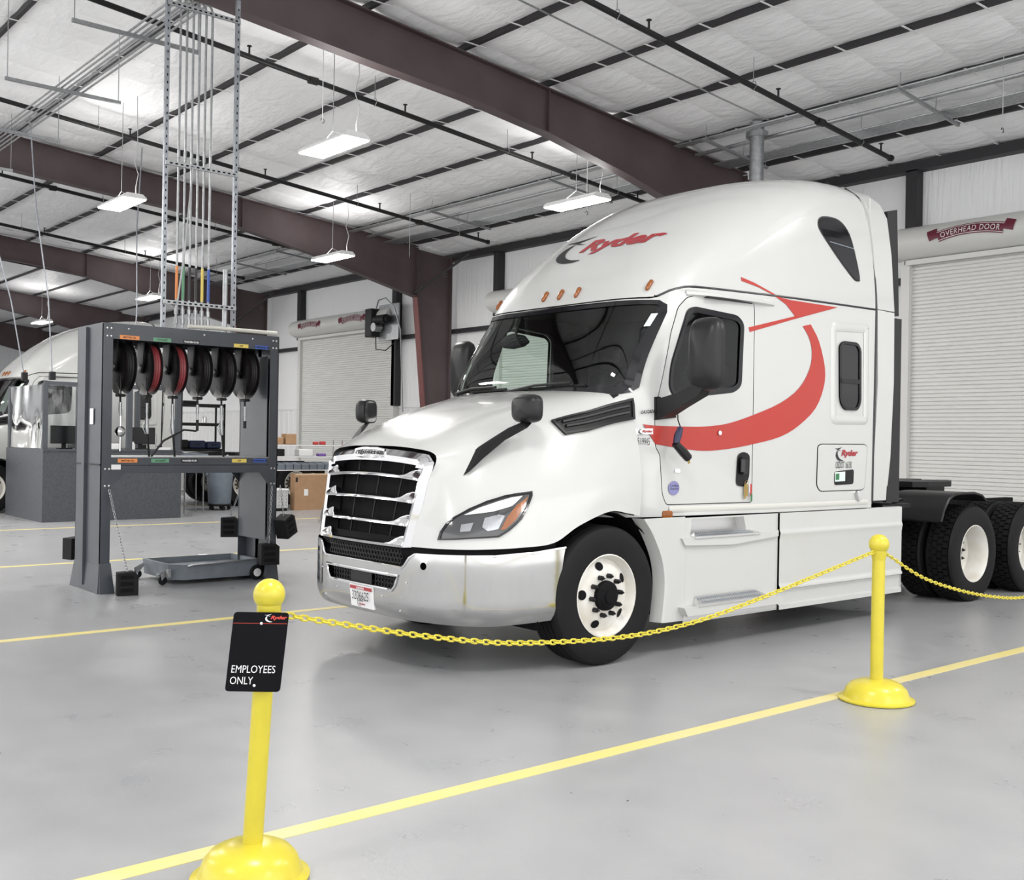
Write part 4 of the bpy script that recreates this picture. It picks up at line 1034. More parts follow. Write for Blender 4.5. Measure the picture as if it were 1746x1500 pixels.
        for y0, y1, z, w0, w1 in ((6.42,7.24,.884,1.13,1.222),(6.42,7.30,.365,1.16,1.27)):
            mb = B_(); dz = .028 if z > .5 else .050; wb = w1-(.05 if z > .5 else .07)
            S_ = lambda q, yy, e=0: (wb+(w1-wb)*q+e, yy, z+dz*(1-q)+e)
            mb.add([S_(0,y0+.04), S_(0,y1-.09), S_(1,y1), S_(1,y0), (w0,y0+.04,z-.01), (w0,y1-.09,z-.01), (w1,y1,z-.015), (w1,y0,z-.015)], [(0,1,2,3),(3,2,6,7),(0,3,7,4),(1,5,6,2)]); td = fin2(mb, 'step_tread', M['alu'], sp, 0)
            mb = B_()
            for i in range(26):
                for q in (.25,.72):
                    yy = y0+.05+(y1-y0-.13)*(i+(.5 if q > .5 else 0))/26; p0 = [S_(q+.16*math.cos(R(60*k)), yy+.009*math.sin(R(60*k)), .0015) for k in range(6)]; mb.add(p0, [tuple(range(6))])
            gh = fin2(mb, 'grip_holes', M['grey'], td, 0); gh['kind'] = 'stuff'
        mb = B_(); mb.prism([(6.26,.352),(7.50,.352),(7.52,.30),(7.46,.285),(6.30,.285)], 'X', 1.15, 1.262); fin2(mb, 'lower_step', M['white'], sp, 0)
        mb = B_(); mb.box((1.186,6.52,.395),(1.192,7.25,.405)); fin2(mb, 'step_slot', M['dark'], sp, 0)
        mb = B_(); mb.prism([(6.10,.245),(7.50,.235),(7.50,.285),(6.10,.285)], 'X', 1.15, 1.19); fin2(mb, 'step_kick', M['alu'], sp, 0)
        # sill under the doors
        mb = B_(); rows = []
        for j in range(30):
            y = 6.24+j*(8.86-6.24)/29; w = cab_w(y, 1.11); rows.append([(w+.004, y, 1.115), (w+.012, y, 1.09), (w-.005, y, 1.055), (w-.04, y, 1.035), (w-.10, y, 1.03)])
        mb.grid(rows); fin2(mb, 'sill', M['sill'], t, 60)
    # ---- chassis
    mb = B_()
    for s in (1, -1): mb.box((s*.43-.045,4.5,.72),(s*.43+.045,13.35,1.0))
    for y in (9.6,10.3,11.6,13.3): mb.box((-.40,y-.05,.76),(.40,y+.05,.96))
    mb.build('chassis_rails', M['dark'], t, smooth=0)
    mb = B_(); mb.box((-.9,6.2,.30),(.9,9.2,1.0)); mb.box((-1.05,9.25,.45),(1.05,9.45,.95)); mb.build('undercarriage', M['dark'], t, smooth=0)
    mb = B_(); mb.box((-.95,9.46,1.0),(1.0,9.98,1.04)); mb.box((-.6,9.98,1.0),(.6,10.3,1.03)); mb.build('deck_plate', M['black'], t, smooth=0)
    mb = B_(); mb.tube([(.6,9.5,1.08),(.75,9.7,1.09),(.95,9.9,1.07),(1.0,9.6,1.06),(.9,9.45,1.06)],.02,6); mb.tube([(.2,9.45,1.15),(.3,9.8,1.2),(.1,10.2,1.15)],.02,6); mb.build('air_lines', M['blackgloss'], t)
    fw_ = [(.0,11.05),(.42,11.05),(.50,11.25),(.50,11.75),(.30,12.15),(.16,12.3),(.05,11.85),(0,11.8)]
    mb = B_(); mb.prism(fw_+[(-a, b) for a, b in fw_[::-1]], 'Z', 1.16, 1.22); mb.box((-.45,11.3,1.0),(.45,11.7,1.16)); mb.build('fifth_wheel', M['black'], t, smooth=0)
    mb = B_(); mb.prism([(10.05,1.02),(10.2,1.20),(10.75,1.24),(10.95,1.16),(10.9,1.04)], 'X', -.35, .2); mb.build('frame_cover', M['black'], t, smooth=0)
    for s in (1, -1):
        mb = B_(); arc = [(10.27,.86),(10.33,.98),(10.42,1.085),(10.54,1.13),(10.72,1.14),(10.95,1.14),(11.12,1.11),(11.22,1.05)]
        rows = [[(s*w, y, z) for w in (.52,.8,1.17)] for y, z in arc]; mb.grid(rows); rows2 = [[(s*w, y, z-.012) for w in (.52,.8,1.17)] for y, z in arc]; mb.grid(rows2)
        mb.tube([(s*1.17, y, z-.006) for y, z in arc], .014, 6); mb.build('quarter_fender', M['satin'], t, smooth=50)
        mb = B_(); mb.box((s*.47 if s > 0 else -.60,10.60,1.0),(s*.60 if s > 0 else -.47,10.66,1.13)); mb.build('fender_bracket', M['dark'], t, smooth=0)
        mb = B_(); mb.box((s*.75 if s > 0 else -1.2,13.0,.25),(s*1.2 if s > 0 else -.75,13.02,.85)); mb.build('mud_flap', M['rubber'], t, smooth=0)
    # ---- cab inside
    mb = B_(); mb.prism([(5.75,1.5),(5.72,1.96),(5.95,1.985),(6.28,1.90),(6.32,1.75),(6.2,1.5)], 'X', -1.0, 1.0); mb.build('dashboard', M['interior'], t, smooth=30)
    for s in (1, -1):
        mb = B_(); mb.rbox((s*.58-.26,6.75,1.35),(s*.58+.26,7.25,1.62),.06); mb.rbox((s*.58-.25,7.2,1.55),(s*.58+.25,7.36,2.30),.06); mb.rbox((s*.58-.15,7.22,2.3),(s*.58+.15,7.33,2.52),.05); mb.build('seat', M['dark'], t, smooth=40)
    mb = B_(); Mx = Matrix.Translation((.58,6.42,1.93)) @ Matrix.Rotation(R(-50), 4, 'X'); mb.tube([tuple(Mx @ Vector((.225*math.cos(R(15*i)), .225*math.sin(R(15*i)), 0))) for i in range(24)], .016, 6, closed=True)
    for a in (0, 180, 270): mb.tube([tuple(Mx @ Vector((0,0,-.02))), tuple(Mx @ Vector((.22*math.cos(R(a)), .22*math.sin(R(a)), 0)))], .014, 5)
    mb.build('steering_wheel', M['dark'], t)
    mb = B_(); mb.box((-1.1,8.6,1.1),(1.1,8.64,2.8)); mb.box((-1.0,6.1,1.12),(1.0,8.6,1.16)); mb.box((-1.0,7.9,1.2),(1.0,8.6,1.8)); mb.box((-1.05,6.6,2.76),(1.05,8.6,2.78)); mb.box((-.98,6.18,2.735),(.98,6.6,2.745)); mb.build('cab_inner_walls', M['dark'], t, smooth=0)
    mb = B_(); mb.box((-1.1,7.5,1.2),(-.35,7.52,2.85)); mb.box((.35,7.5,1.2),(1.1,7.52,2.85)); mb.build('sleeper_curtain', M['interior'], t, smooth=0)
    mb = B_(); mb.tube([(-.60,5.96,2.44),(-.54,5.95,2.45),(-.42,5.94,2.455),(-.30,5.95,2.45),(-.24,5.96,2.44)],[.01,.05,.068,.05,.01],14); dc = mb.build('inside_mirror', M['interior'], t)
    mb = B_(); mb.tube([(-.42,5.96,2.50),(-.42,6.0,2.62),(-.42,6.03,2.69)],.014,6); mb.build('mirror_stem', M['black'], dc)
    # wipers
    for a, b in (((-.85,2.0),(-.22,2.04)),((-.10,2.0),(.66,2.05))):
        mb = B_(); kk = lambda w: w/1.10
        p0 = cab_pt(kk(a[0]), a[1], .02); p1 = cab_pt(kk(b[0]), b[1], .035)
        pm_ = cab_pt(kk((a[0]+b[0])/2), (a[1]+b[1])/2+.015, .045)
        mb.tube([p0, pm_, p1], .011, 6); q0 = cab_pt(kk(a[0]+.28), a[1]+.012, .02); q1 = cab_pt(kk(b[0]+.12), b[1]-.02, .02); mb.tube([q0, q1], .012, 5); mb.build('wiper', M['black'], t)
    # cowl between hood and windshield
    mb = B_(); rows = []
    for i in range(21):
        k = -.97+1.94*i/20; p = cab_pt(k, 1.985, .0); u = abs(k); h = hood_pt(min(1, u*.36), 1.0); hx = math.copysign(abs(h[0]), k) if abs(k) > 1e-6 else 0.0
        rows.append([(hx, h[1]-.02, h[2]-.03), (p[0], p[1]+.02, 1.97)])
    mb.grid(rows); mb.build('cowl', M['black'], t, smooth=60)
    return t
def sgnpow(v, p): return math.copysign(abs(v)**p, v)
mat_dark_lens = mat('headlamp_inside', (.045,.046,.05), .1, coat=.8)
truck = make_truck()
tag(truck, 'white sleeper truck tractor with a red swoosh and chrome bumper, behind the yellow chain', 'truck')
PLAIN = ('red_stripe', 'name_lettering', 'locker_logo', 'locker_lettering', 'unit_number', 'logo_label', 'cowl_logo', 'round_sticker', 'round_sticker_lettering', 'plate_logo', 'stripe_button')
truck2 = copy_tree(truck, skip=PLAIN); truck2.location = (TX-17.3, TY+.28, 0)
tag(truck2, 'second white sleeper truck parked behind the grey counter', 'truck')
# ---------------------------------------------------------------- stanchions, chain and sign
def stanchion(x, y, label, rs=1.0, hs=1.0, lean=(0, 0)):
    s = tag(empty('stanchion', (x, y, 0)), label, 'stanchion', 'yellow stanchions')
    MB().lathe([(.001,.012),(.21*rs,.0),(.232*rs,.004),(.234*rs,.014),(.205*rs,.024),(.198*rs,.04),(.185*rs,.075),(.155*rs,.105),(.11*rs,.124),(.06*rs,.132),(.03*rs,.133),(.001,.133)], n=48).build('base', M['yellow'], s, smooth=40)
    L = Vector((lean[0], lean[1], 0))
    P = lambda h: L*h+Vector((0, 0, h*hs))
    MB().cyl(P(.125), P(.955), .040*rs, 32).build('post', M['yellow'], s)
    b = MB().lathe([(.001,-.063*rs)]+[(.063*rs*math.cos(R(a)), .063*rs*math.sin(R(a))) for a in range(-75, 76, 10)]+[(.001,.063*rs)], tuple(P(.985)), n=32)
    b.lathe([(.041*rs,-.10),(.048*rs,-.06),(.048*rs,-.03)], tuple(P(.985)), n=32); b.build('ball_cap', M['yellow'], s, smooth=60)
    return s
def chain_of(pts, pitch, wire, width, name, label, cat, group, material, parent=None):
    """a chain whose links follow a path; every link is an object"""
    P = [Vector(p) for p in pts]; fine = [Vector(crv([tuple(q) for q in P], i/600.0)) for i in range(601)]
    d = [0.0]
    for a, b in zip(fine[:-1], fine[1:]): d.append(d[-1]+(b-a).length)
    n = max(2, int(round(d[-1]/pitch))); root = tag(empty(name, tuple(fine[0])), label, cat, group)
    l = pitch/2+wire*.6; w = width/2-wire; path = []
    for i in range(12):
        a = 2*math.pi*i/12; cx = math.copysign(max(0, l-w), math.cos(a)) if abs(math.cos(a)) > 1e-6 else 0
        path.append((cx+w*math.cos(a), w*math.sin(a), 0))
    proto = MB().tube(path, wire, 5, closed=True).build('link', material, root, smooth=60)
    j = 0
    for i in range(n):
        s0 = (i+.5)*d[-1]/n
        while d[j+1] < s0: j += 1
        t = (fine[j+1]-fine[j]).normalized(); up = Vector((0,0,1)); side = up.cross(t).normalized(); up2 = t.cross(side)
        o = proto if i == 0 else proto.copy()
        if i: COL.objects.link(o); o.parent = root
        m = Matrix((t, side, up2)).transposed() @ Matrix.Rotation(R(90 if i % 2 else 20), 3, 'X')
        o.location = fine[j]-fine[0]; o.rotation_euler = m.to_euler()
    return root
LEAN = (.034, .040)
stanchion(-3.56, 1.805, 'yellow plastic stanchion that carries the black sign', .91, 1.045, LEAN)
stanchion(-3.665, 6.155, 'yellow plastic stanchion between the two sagging chains', 1.0, 1.0, (.0,.004))
stanchion(-3.70, 10.45, 'yellow plastic stanchion at the far end of the second chain', 1.0, 1.0)
c1 = [(-3.50,1.875,.958),(-3.53,2.084,.907),(-3.55,2.296,.857),(-3.56,2.521,.806),(-3.57,2.826,.747),(-3.58,3.091,.708),(-3.59,3.526,.672),(-3.60,3.929,.660),(-3.61,4.375,.685),(-3.62,4.872,.752),(-3.64,5.43,.836),(-3.66,5.927,.912),(-3.665,6.108,.94)]
chain_of(c1, .0335, .0045, .027, 'plastic_chain', 'yellow plastic chain hanging between the sign post and the next stanchion', 'chain', 'yellow chains', M['yellow'])
c2 = [(-3.667,6.205,.94),(-3.70,6.369,.886),(-3.70,6.781,.724),(-3.70,7.306,.596),(-3.70,7.836,.508),(-3.70,8.30,.472),(-3.70,8.85,.50),(-3.70,9.5,.62),(-3.70,10.0,.77),(-3.70,10.405,.94)]
chain_of(c2, .0335, .0045, .027, 'plastic_chain', 'yellow plastic chain passing in front of the rear tyres', 'chain', 'yellow chains', M['yellow'])
# sign, facing the camera side
sr = tag(empty('warning_sign', (-3.545+.043, 1.805+.002, .69)), 'black sign reading EMPLOYEES ONLY fixed to the yellow post', 'sign')
ux = Vector((.635,.772,0)).normalized(); un = Vector((ux.y,-ux.x,0)); uz = (Vector((0,0,1))+ux*.10).normalized()
so = Vector((-3.545,1.805,.69))+un*.045+ux*.0
SW, SH = .196, .285
def sg(x, y, o=0.0): return tuple(so+ux*(x)+uz*y+un*(.004+o)-sr.location)
a = MB(); rp = rounded([(-SW/2,0),(SW/2,0),(SW/2,SH),(-SW/2,SH)], .014, 4); n = len(rp)
a.add([sg(*p) for p in rp]+[sg(p[0], p[1], -.004) for p in rp], [tuple(range(n)), tuple(range(n, 2*n))[::-1]]+[(i, (i+1) % n, n+(i+1) % n, n+i) for i in range(n)]); a.build('panel', M['sign'], sr, smooth=0)
a = MB(); put_text(a, 'EMPLOYEES', lambda x, y: sg(-SW/2+.013+x*.80, .068+y, .002), size=.0385, res=3); put_text(a, 'ONLY', lambda x, y: sg(-SW/2+.013+x*.80, .027+y, .002), size=.0385, res=3); a.build('lettering', M['paper'], sr, smooth=0)
a = MB(); a.add([sg(-SW/2+.002,.2445,.0015), sg(SW/2-.002,.2445,.0015), sg(SW/2-.002,.2465,.0015), sg(-SW/2+.002,.2465,.0015)], [(0,1,2,3)]); a.build('red_rule', M['red'], sr, smooth=0)
a = MB(); L0 = LOGO; fm = lambda x, y: sg(.012+x*.082, .251+y*.060, .002); a.add([fm(*p) for p in L0[0][0]], L0[0][1], 0); a.add([fm(*p) for p in L0[1][0]], L0[1][1], 1); a.build('logo', [mat('sign_red', (.62,.06,.04), .4), M['paper']], sr, smooth=0)
for q in ((.004,.245),(.004,.022)):
    p = Vector(sg(q[0], q[1], .0)); MB().lathe([(.001,.004),(.004,.003),(.0055,0)], (0,0,0), 'Z', 8).build('screw', M['paper'], sr).matrix_basis = Matrix.Translation(p) @ un.to_track_quat('Z', 'Y').to_matrix().to_4x4()
# ---------------------------------------------------------------- hose reel stand
X0, X1, Y0, Y1 = -10.85, -11.58, 3.79, 5.745
OS = Vector((-11.2, 4.77, 0))
def OT(p): return (p[0]-OS.x, p[1]-OS.y, p[2])
stand = tag(empty('hose_reel_stand', tuple(OS)), 'grey steel stand holding a row of six hose reels', 'stand')
def O_(): return MB(OT)
for s, ya, yb in ((0, Y0, Y0+.105), (1, Y1-.105, Y1)):
    yo = Y0 if s == 0 else Y1; di = 1 if s == 0 else -1
    a = O_(); a.box((X1, yo if di > 0 else yo-.008, .02), (X0, yo+.008 if di > 0 else yo, 2.71))
    a.box((X0-.008, min(yo, yo+di*.105), .02), (X0, max(yo, yo+di*.105), 2.71)); a.box((X1, min(yo, yo+di*.105), .02), (X1+.008, max(yo, yo+di*.105), 2.71))
    a.build('post', M['stand'], stand, smooth=0)
    a = O_(); a.box((X1+.25, yo-.03 if di > 0 else yo-.008, .05), (X1+.33, yo+.008 if di > 0 else yo+.03, 2.70)); a.build('post_rib', M['stand'], stand, smooth=0)
    a = O_(); a.box((X1+.03, min(yo+di*.105, yo+di*.110), .45), (X0-.05, max(yo+di*.105, yo+di*.110), 2.5)); a.build('inner_panel', M['stand'], stand, smooth=0)
    a = O_(); a.box((X1-.005, yo-.012 if di > 0 else yo-.002, 1.285), (X0+.004, yo+.002 if di > 0 else yo+.012, 1.30)); a.build('joint_strip', M['black'], stand, smooth=0)
    a = O_(); a.add([(X0+.06,yo-di*.01,0),(X0+.06,yo+di*.14,0),(X0+.004,yo+di*.115,.30),(X0+.004,yo,.30),(X0-.01,yo-di*.01,0),(X0-.01,yo+di*.14,0),(X0-.01,yo+di*.115,.30),(X0-.01,yo,.30)], [(0,1,2,3),(7,6,5,4),(0,4,5,1),(1,5,6,2),(2,6,7,3),(3,7,4,0)])
    a.build('foot', M['stand'], stand, smooth=0)
    a = O_(); a.add([(X1-.09,yo-di*.02,0),(X0+.02,yo-di*.02,0),(X0,yo-di*.002,.28),(X1,yo-di*.002,.28),(X1-.09,yo+di*.0,0),(X0+.02,yo,0),(X0,yo,.28),(X1,yo,.28)], [(0,1,2,3),(7,6,5,4),(3,2,6,7),(0,4,5,1),(1,5,6,2),(0,3,7,4)]); a.build('foot', M['stand'], stand, smooth=0)
for xx in (X0, X1):
    d_ = -.008 if xx == X0 else .008
    a = O_(); a.box((min(xx+.004, xx+.004+d_), Y0+.10, 2.565), (max(xx+.004, xx+.004+d_), Y1-.10, 2.71)); a.build('top_beam', M['stand'], stand, smooth=0)
    a = O_(); a.box((min(xx+.004, xx+.004+d_), Y0+.10, 1.29), (max(xx+.004, xx+.004+d_), Y1-.10, 1.365)); a.build('label_rail', M['stand'], stand, smooth=0)
    a = O_(); a.prism([(Y0+.10,1.285),(Y1-.10,1.285),(Y1-.10,1.06),(Y1-.22,1.205),(Y0+.25,1.205),(Y0+.10,1.06)], 'X', min(xx+.003, xx+.003+d_), max(xx+.003, xx+.003+d_)); a.build('lower_beam', M['stand'], stand, smooth=0)
a = O_(); a.box((X1, Y0, 2.71), (X0, Y1, 2.722)); a.build('top_plate', M['stand'], stand, smooth=0)
a = O_(); a.box((X1, Y0+.1, 1.365), (X0, Y1-.1, 1.375)); a.build('shelf', M['galv'], stand, smooth=0)
for y in (Y0+.045, Y0+.085, Y1-.075, Y1-.035):
    for z in (2.67, 2.59, 1.25, 1.08):
        a = O_(); a.lathe([(.001,.010),(.009,.008),(.012,0)], (X0+.001,y,z), 'X', 8); a.build('bolt', M['alu'], stand)
for y in (Y0+.26, 4.86, 5.42):
    a = O_(); a.lathe([(.001,.010),(.008,.008),(.011,0)], (X0+.004,y,2.675), 'X', 8); a.build('bolt', M['alu'], stand)
a = O_(); a.box((X0-.30,Y0-.012,1.70),(X0-.20,Y0-.010,1.86)); a.build('sticker', M['paper'], stand, smooth=0)
a = O_(); a.box((X0+.005,Y0+.105,1.245),(X0+.007,Y0+.20,1.295)); a.build('sticker', M['paper'], stand, smooth=0)
LAB = (('MOTOR OIL','torg','ink',4.06,.20),('COOLANT','tgrn','ink',4.40,.19),('WASHER FLUID','ink','paper',4.72,.185),(None,'stand',None,5.0,.16),('ATF','tyel','ink',5.285,.17),('COMPRESSED AIR','tblu','ink',5.53,.16))
for txt, bm, tm, y, w in LAB:
    if not txt: continue
    for zc, h in ((2.588,.04),(1.335,.04)):
        a = O_(); a.box((X0+.0045,y-w/2,zc-h/2),(X0+.0065,y+w/2,zc+h/2)); lb = a.build('label', M[bm], stand, smooth=0)
        a = O_(); put_text(a, txt, lambda x, yy: (X0+.008, y+x, zc-.009+yy), size=.026, align='CENTER', bold=.0008, sx=.9, res=1); a.build('label_lettering', M[tm], lb, smooth=0)
# reels
RN = ('hose reel with black hose behind the orange label','hose reel with red hose behind the green label','hose reel with red hose beside the washer fluid label','hose reel with black hose between the washer fluid and yellow labels','hose reel with black hose behind the yellow label','hose reel with dark hose behind the blue label')
for i in range(6):
    y = 4.06+.275*i; hosem = M['hose_red'] if i in (1, 2) else M['cableblack']
    r = tag(empty('hose_reel', (-11.12, y, 2.565)), RN[i], 'hose reel', 'hose reels on the stand')
    zc = -.265
    for dy in (-.02,.075): MB().lathe([(.05,dy-.012),(.20,dy-.004),(.265,dy),(.275,dy+.006),(.265,dy+.012),(.20,dy+.006),(.05,dy)], (0,0,zc), 'Y', 36).build('flange', M['reel'], r, smooth=40)
    MB().lathe([(.10,-.005),(.245,-.005),(.252,.01),(.245,.02),(.252,.035),(.245,.045),(.252,.06),(.245,.07),(.10,.07)], (0,0,zc), 'Y', 36).build('hose_coil', hosem, r, smooth=40)
    a = MB(); a.prism([(-.05,zc-.03),(.05,zc-.03),(.09,0),(-.09,0)], 'Y', -.055, -.045); a.prism([(-.05,zc-.03),(.05,zc-.03),(.09,0),(-.09,0)], 'Y', .10, .11); a.build('bracket', M['reel'], r, smooth=0)
    MB().cyl((0,-.07,zc),(0,.12,zc),.03,12).build('axle', M['galv'], r)
    MB().lathe([(.001,-.012),(.05,-.012),(.06,0),(.05,.01),(.001,.012)], (0,-.045,zc), 'Y', 16).build('swivel', M['black'], r)
    MB().prism([(.10,zc-.16),(.22,zc-.25),(.23,zc-.30),(.16,zc-.30),(.03,zc-.26)], 'Y', -.075, -.068).build('guide_arm', mat('arm_grey', (.35,.34,.33), .4, .6) if i == 0 else bpy.data.materials['arm_grey'], r, smooth=0)
    MB().rbox((.12,-.085,zc-.315),(.24,-.01,zc-.285),.01).build('hose_guide', M['black'], r)
    # dropping hose with its end fitting
    L = (.58,.66,.62,.46,.60,.16)[i]
    zt = zc-.31
    MB().tube([(.18,-.05,zc-.1),(.18,-.05,zt),(.185,-.05,zt-.10)], .011, 8).build('hose', M['cableblack'], r)
    a = MB(); a.cyl((.185,-.05,zt-.06),(.185,-.05,zt-.16),.017,8).cyl((.185,-.05,zt-.16),(.19,-.05,zt-.22),.012,8); 
    a.build('fitting', M['galv'], r)
    if i in (0,):
        a = MB(); a.lathe([(.001,-.05),(.03,-.045),(.052,-.02),(.055,.01),(.03,.04),(.001,.05)], (.19,-.05,zt-.36), 'X', 16); a.cyl((.19,-.05,zt-.2),(.19,-.05,zt-.32),.012,8).cyl((.19,-.05,zt-.40),(.19,-.05,zt-.56),.009,8); a.build('meter_nozzle', M['chrome'], r)
    if i in (1, 2, 4):
        a = MB(); a.tube([(.19,-.05,zt-.22),(.19,-.05,zt-.30),(.20,-.045,zt-.38)], [.02,.024,.014], 8); a.tube([(.19,-.05,zt-.24),(.19,-.10,zt-.30),(.19,-.06,zt-.38)], .006, 5); a.build('dispense_valve', M['galv'], r)
        MB().tube([(.20,-.045,zt-.38),(.205,-.035,zt-.52),(.20,-.02,zt-.66),(.195,-.01,zt-.72)], .012, 6).build('nozzle_spout', M['cableblack'], r)
    if i == 3:
        MB().tube([(.19,-.05,zt-.22),(.19,-.05,zt-.34)], .016, 8).build('dispense_valve', M['black'], r)
        MB().tube([(.19,-.06,zt-.34),(.19,-.20,zt-.33),(.19,-.42,zt-.45),(.19,-.55,zt-.62),(.19,-.80,zt-.655)], .011, 6).build('spout_hose', M['cableblack'], r)
    if i == 5: MB().cyl((.19,-.05,zt-.22),(.19,-.05,zt-.30),.018,8).build('coupler', M['black'], r)
# supply pipes up to the trapeze
PX = -11.12
sup = tag(empty('pipe_rack', (PX, 4.92, 2.722)), 'upright strut frame above the reel stand with six colour-banded pipes', 'pipe rack')
def QT(p): return (p[0]-PX, p[1]-4.92, p[2]-2.722)
def Q_(): return MB(QT)
for y in (4.515, 5.315):
    a = Q_(); a.box((PX-.02,y-.022,2.724),(PX+.02,y+.022,6.45)); po = a.build('strut_post', M['strut'], sup, smooth=0)
    for j in range(44):
        a = Q_() if j == 0 else a
        if j == 0:
            a.box((PX+.0195,y-.006,2.80),(PX+.0215,y+.006,2.825)); slot0 = a.build('slot', M['dark'], po, smooth=0)
        else:
            o = slot0.copy(); COL.objects.link(o); o.parent = po; o.location = (0,0,j*.082)
for z in (3.02, 4.50, 6.20):
    a = Q_(); a.box((PX+.022,4.50,z-.022),(PX+.045,5.33,z+.022)); cb = a.build('cross_bar', M['galv'], sup, smooth=0)
    for j in range(13):
        a = Q_(); a.box((PX+.044,4.545+j*.06,z-.008),(PX+.0465,4.575+j*.06,z+.008)); a.build('slot', M['dark'], cb, smooth=0)
ZP = 6.36
PIPE_Y = [4.66+.072*i for i in range(6)]; BAND = ('torg','tgrn','ink','ink','tyel','tblu')
for i, y in enumerate(PIPE_Y):
    rb = .18+.0*i; zt = ZP
    path = [(PX,y,2.76),(PX,y,zt-rb)]+[(PX-rb+rb*math.cos(R(a_)), y, zt-rb+rb*math.sin(R(a_))) for a_ in (15,30,45,60,75,90)]+[(-20.5,y,zt),(-30.5,y,zt)]
    a = Q_(); a.tube(path, .013, 8); p_ = a.build('pipe', M['galv'], sup, smooth=60)
    a = Q_(); a.cyl((PX,y,3.06),(PX,y,3.42),.0155,10); a.build('colour_band', M[BAND[i]], p_)
    for z in (2.80,2.90): 
        a = Q_(); a.cyl((PX,y,z),(PX,y,z+.06),.024,8); a.build('ball_valve', M['galv'], p_)
    a = Q_(); a.cyl((PX,y,4.58),(PX,y,4.66),.018,8); a.build('coupling', M['galv'], p_)
a = Q_(); a.tube([(PX+.1,4.75,2.77),(PX+.12,5.0,2.775),(PX+.14,5.78,2.77)], .022, 8); a.build('manifold_pipe', mat('cream_pipe', (.72,.70,.62), .4), sup)
a = Q_(); a.cyl((PX-.05,5.24,2.74),(PX-.05,5.24,3.45),.028,10); a.build('drain_pipe', M['galv'], sup)
a = Q_(); a.tube([(PX+.05,4.80,4.5),(PX+.06,4.72,3.6),(PX+.05,4.62,2.78)], .010, 6); a.build('air_hose', M['cable'], sup)
for k, x in enumerate((-12.62,-15.3,-17.95,-20.6)):
    t_ = tag(empty('trapeze_hanger', (x, 4.77, ZP-.016)), ('strut trapeze nearest the reel stand carrying the pipe bundle','middle strut trapeze carrying the pipe bundle','far strut trapeze carrying the pipe bundle where it nears the second rafter','farthest strut trapeze of the pipe bundle')[k], 'hanger', 'pipe trapezes')
    MB().box((-.02,-.77,-.045),(.02,.77,0)).build('channel', M['galv'], t_, smooth=0)
    for y in (-.74,.74): MB().cyl((0,y,0),(0,y,roof_z(4.77+y)-ZP+.1),.006,5).build('rod', M['galv'], t_)
# drain pan on casters
pan = tag(empty('drain_pan', (-11.42, 5.08, 0)), 'low grey oil drain pan on casters under the reel stand', 'drain pan')
a = MB(); op_ = [(-.42,-.46),(.30,-.46),(.42,-.34),(.42,.52),(.30,.62),(-.42,.62)]; z0, z1 = .05, .215
ip_ = [(x*.93, y*.94) for x, y in op_]; n = 6
a.add([(x*.97,y*.97,z0) for x, y in op_]+[(x,y,z1) for x, y in op_]+[(x,y,z1) for x, y in ip_]+[(x,y,z1-.07) for x, y in ip_], [(i,(i+1)%n,n+(i+1)%n,n+i) for i in range(n)]+[(n+i,n+(i+1)%n,2*n+(i+1)%n,2*n+i) for i in range(n)]+[(2*n+i,2*n+(i+1)%n,3*n+(i+1)%n,3*n+i) for i in range(n)]+[tuple(range(n))[::-1], tuple(range(3*n,4*n))])
a.build('tank', M['pan'], pan, smooth=0)
MB().tube([(.44,-.30,.20),(.46,-.25,.215),(.46,.55,.235),(.44,.60,.22)],.010,6).build('handle', M['galv'], pan)
for x, y in ((.30,-.52),(-.36,-.54)):
    w_ = MB().lathe([(.012,-.014),(.045,-.014),(.05,0),(.045,.014),(.012,.014)], (x,y,.05), 'X', 16).build('caster_wheel', M['rubber'], pan)
    MB().prism([(y-.02,.05),(y+.03,.10),(y+.07,.15),(y+.07,.17),(y-.03,.12)], 'X', x-.024, x-.018).prism([(y-.02,.05),(y+.03,.10),(y+.07,.15),(y+.07,.17),(y-.03,.12)], 'X', x+.018, x+.024).build('caster_fork', M['galv'], w_, smooth=0)
for x in (.44,-.46):
    w_ = MB().lathe([(.02,-.02),(.07,-.02),(.085,0),(.07,.02),(.02,.02)], (x,.50,.085), 'X', 20).build('wheel', M['rubber'], pan)
    MB().cyl((x+.018,.50,.085),(x+.026,.50,.085),.045,14).build('wheel_disc', M['paper'], w_)
MB().box((.34,-.47,.09),(.40,-.50,.17)).cyl((.2,-.47,.10),(.2,-.54,.10),.018,8).build('drain_valve', M['galv'], pan)
tag(MB().prism([(-.17,0),(.17,0),(.17,.11),(-.02,.085)], 'X', -.09, .09).build('rubber_ramp', M['black'], loc=(-12.42,5.52,0), smooth=0), 'black rubber wedge on the floor behind the drain pan', 'wedge')
tag(MB().rbox((-.04,-.07,0),(.04,.05,.05),.012).build('hand_tool', M['alu'], loc=(-12.42,5.61,.104)), 'small bright metal tool lying on the rubber wedge', 'tool')
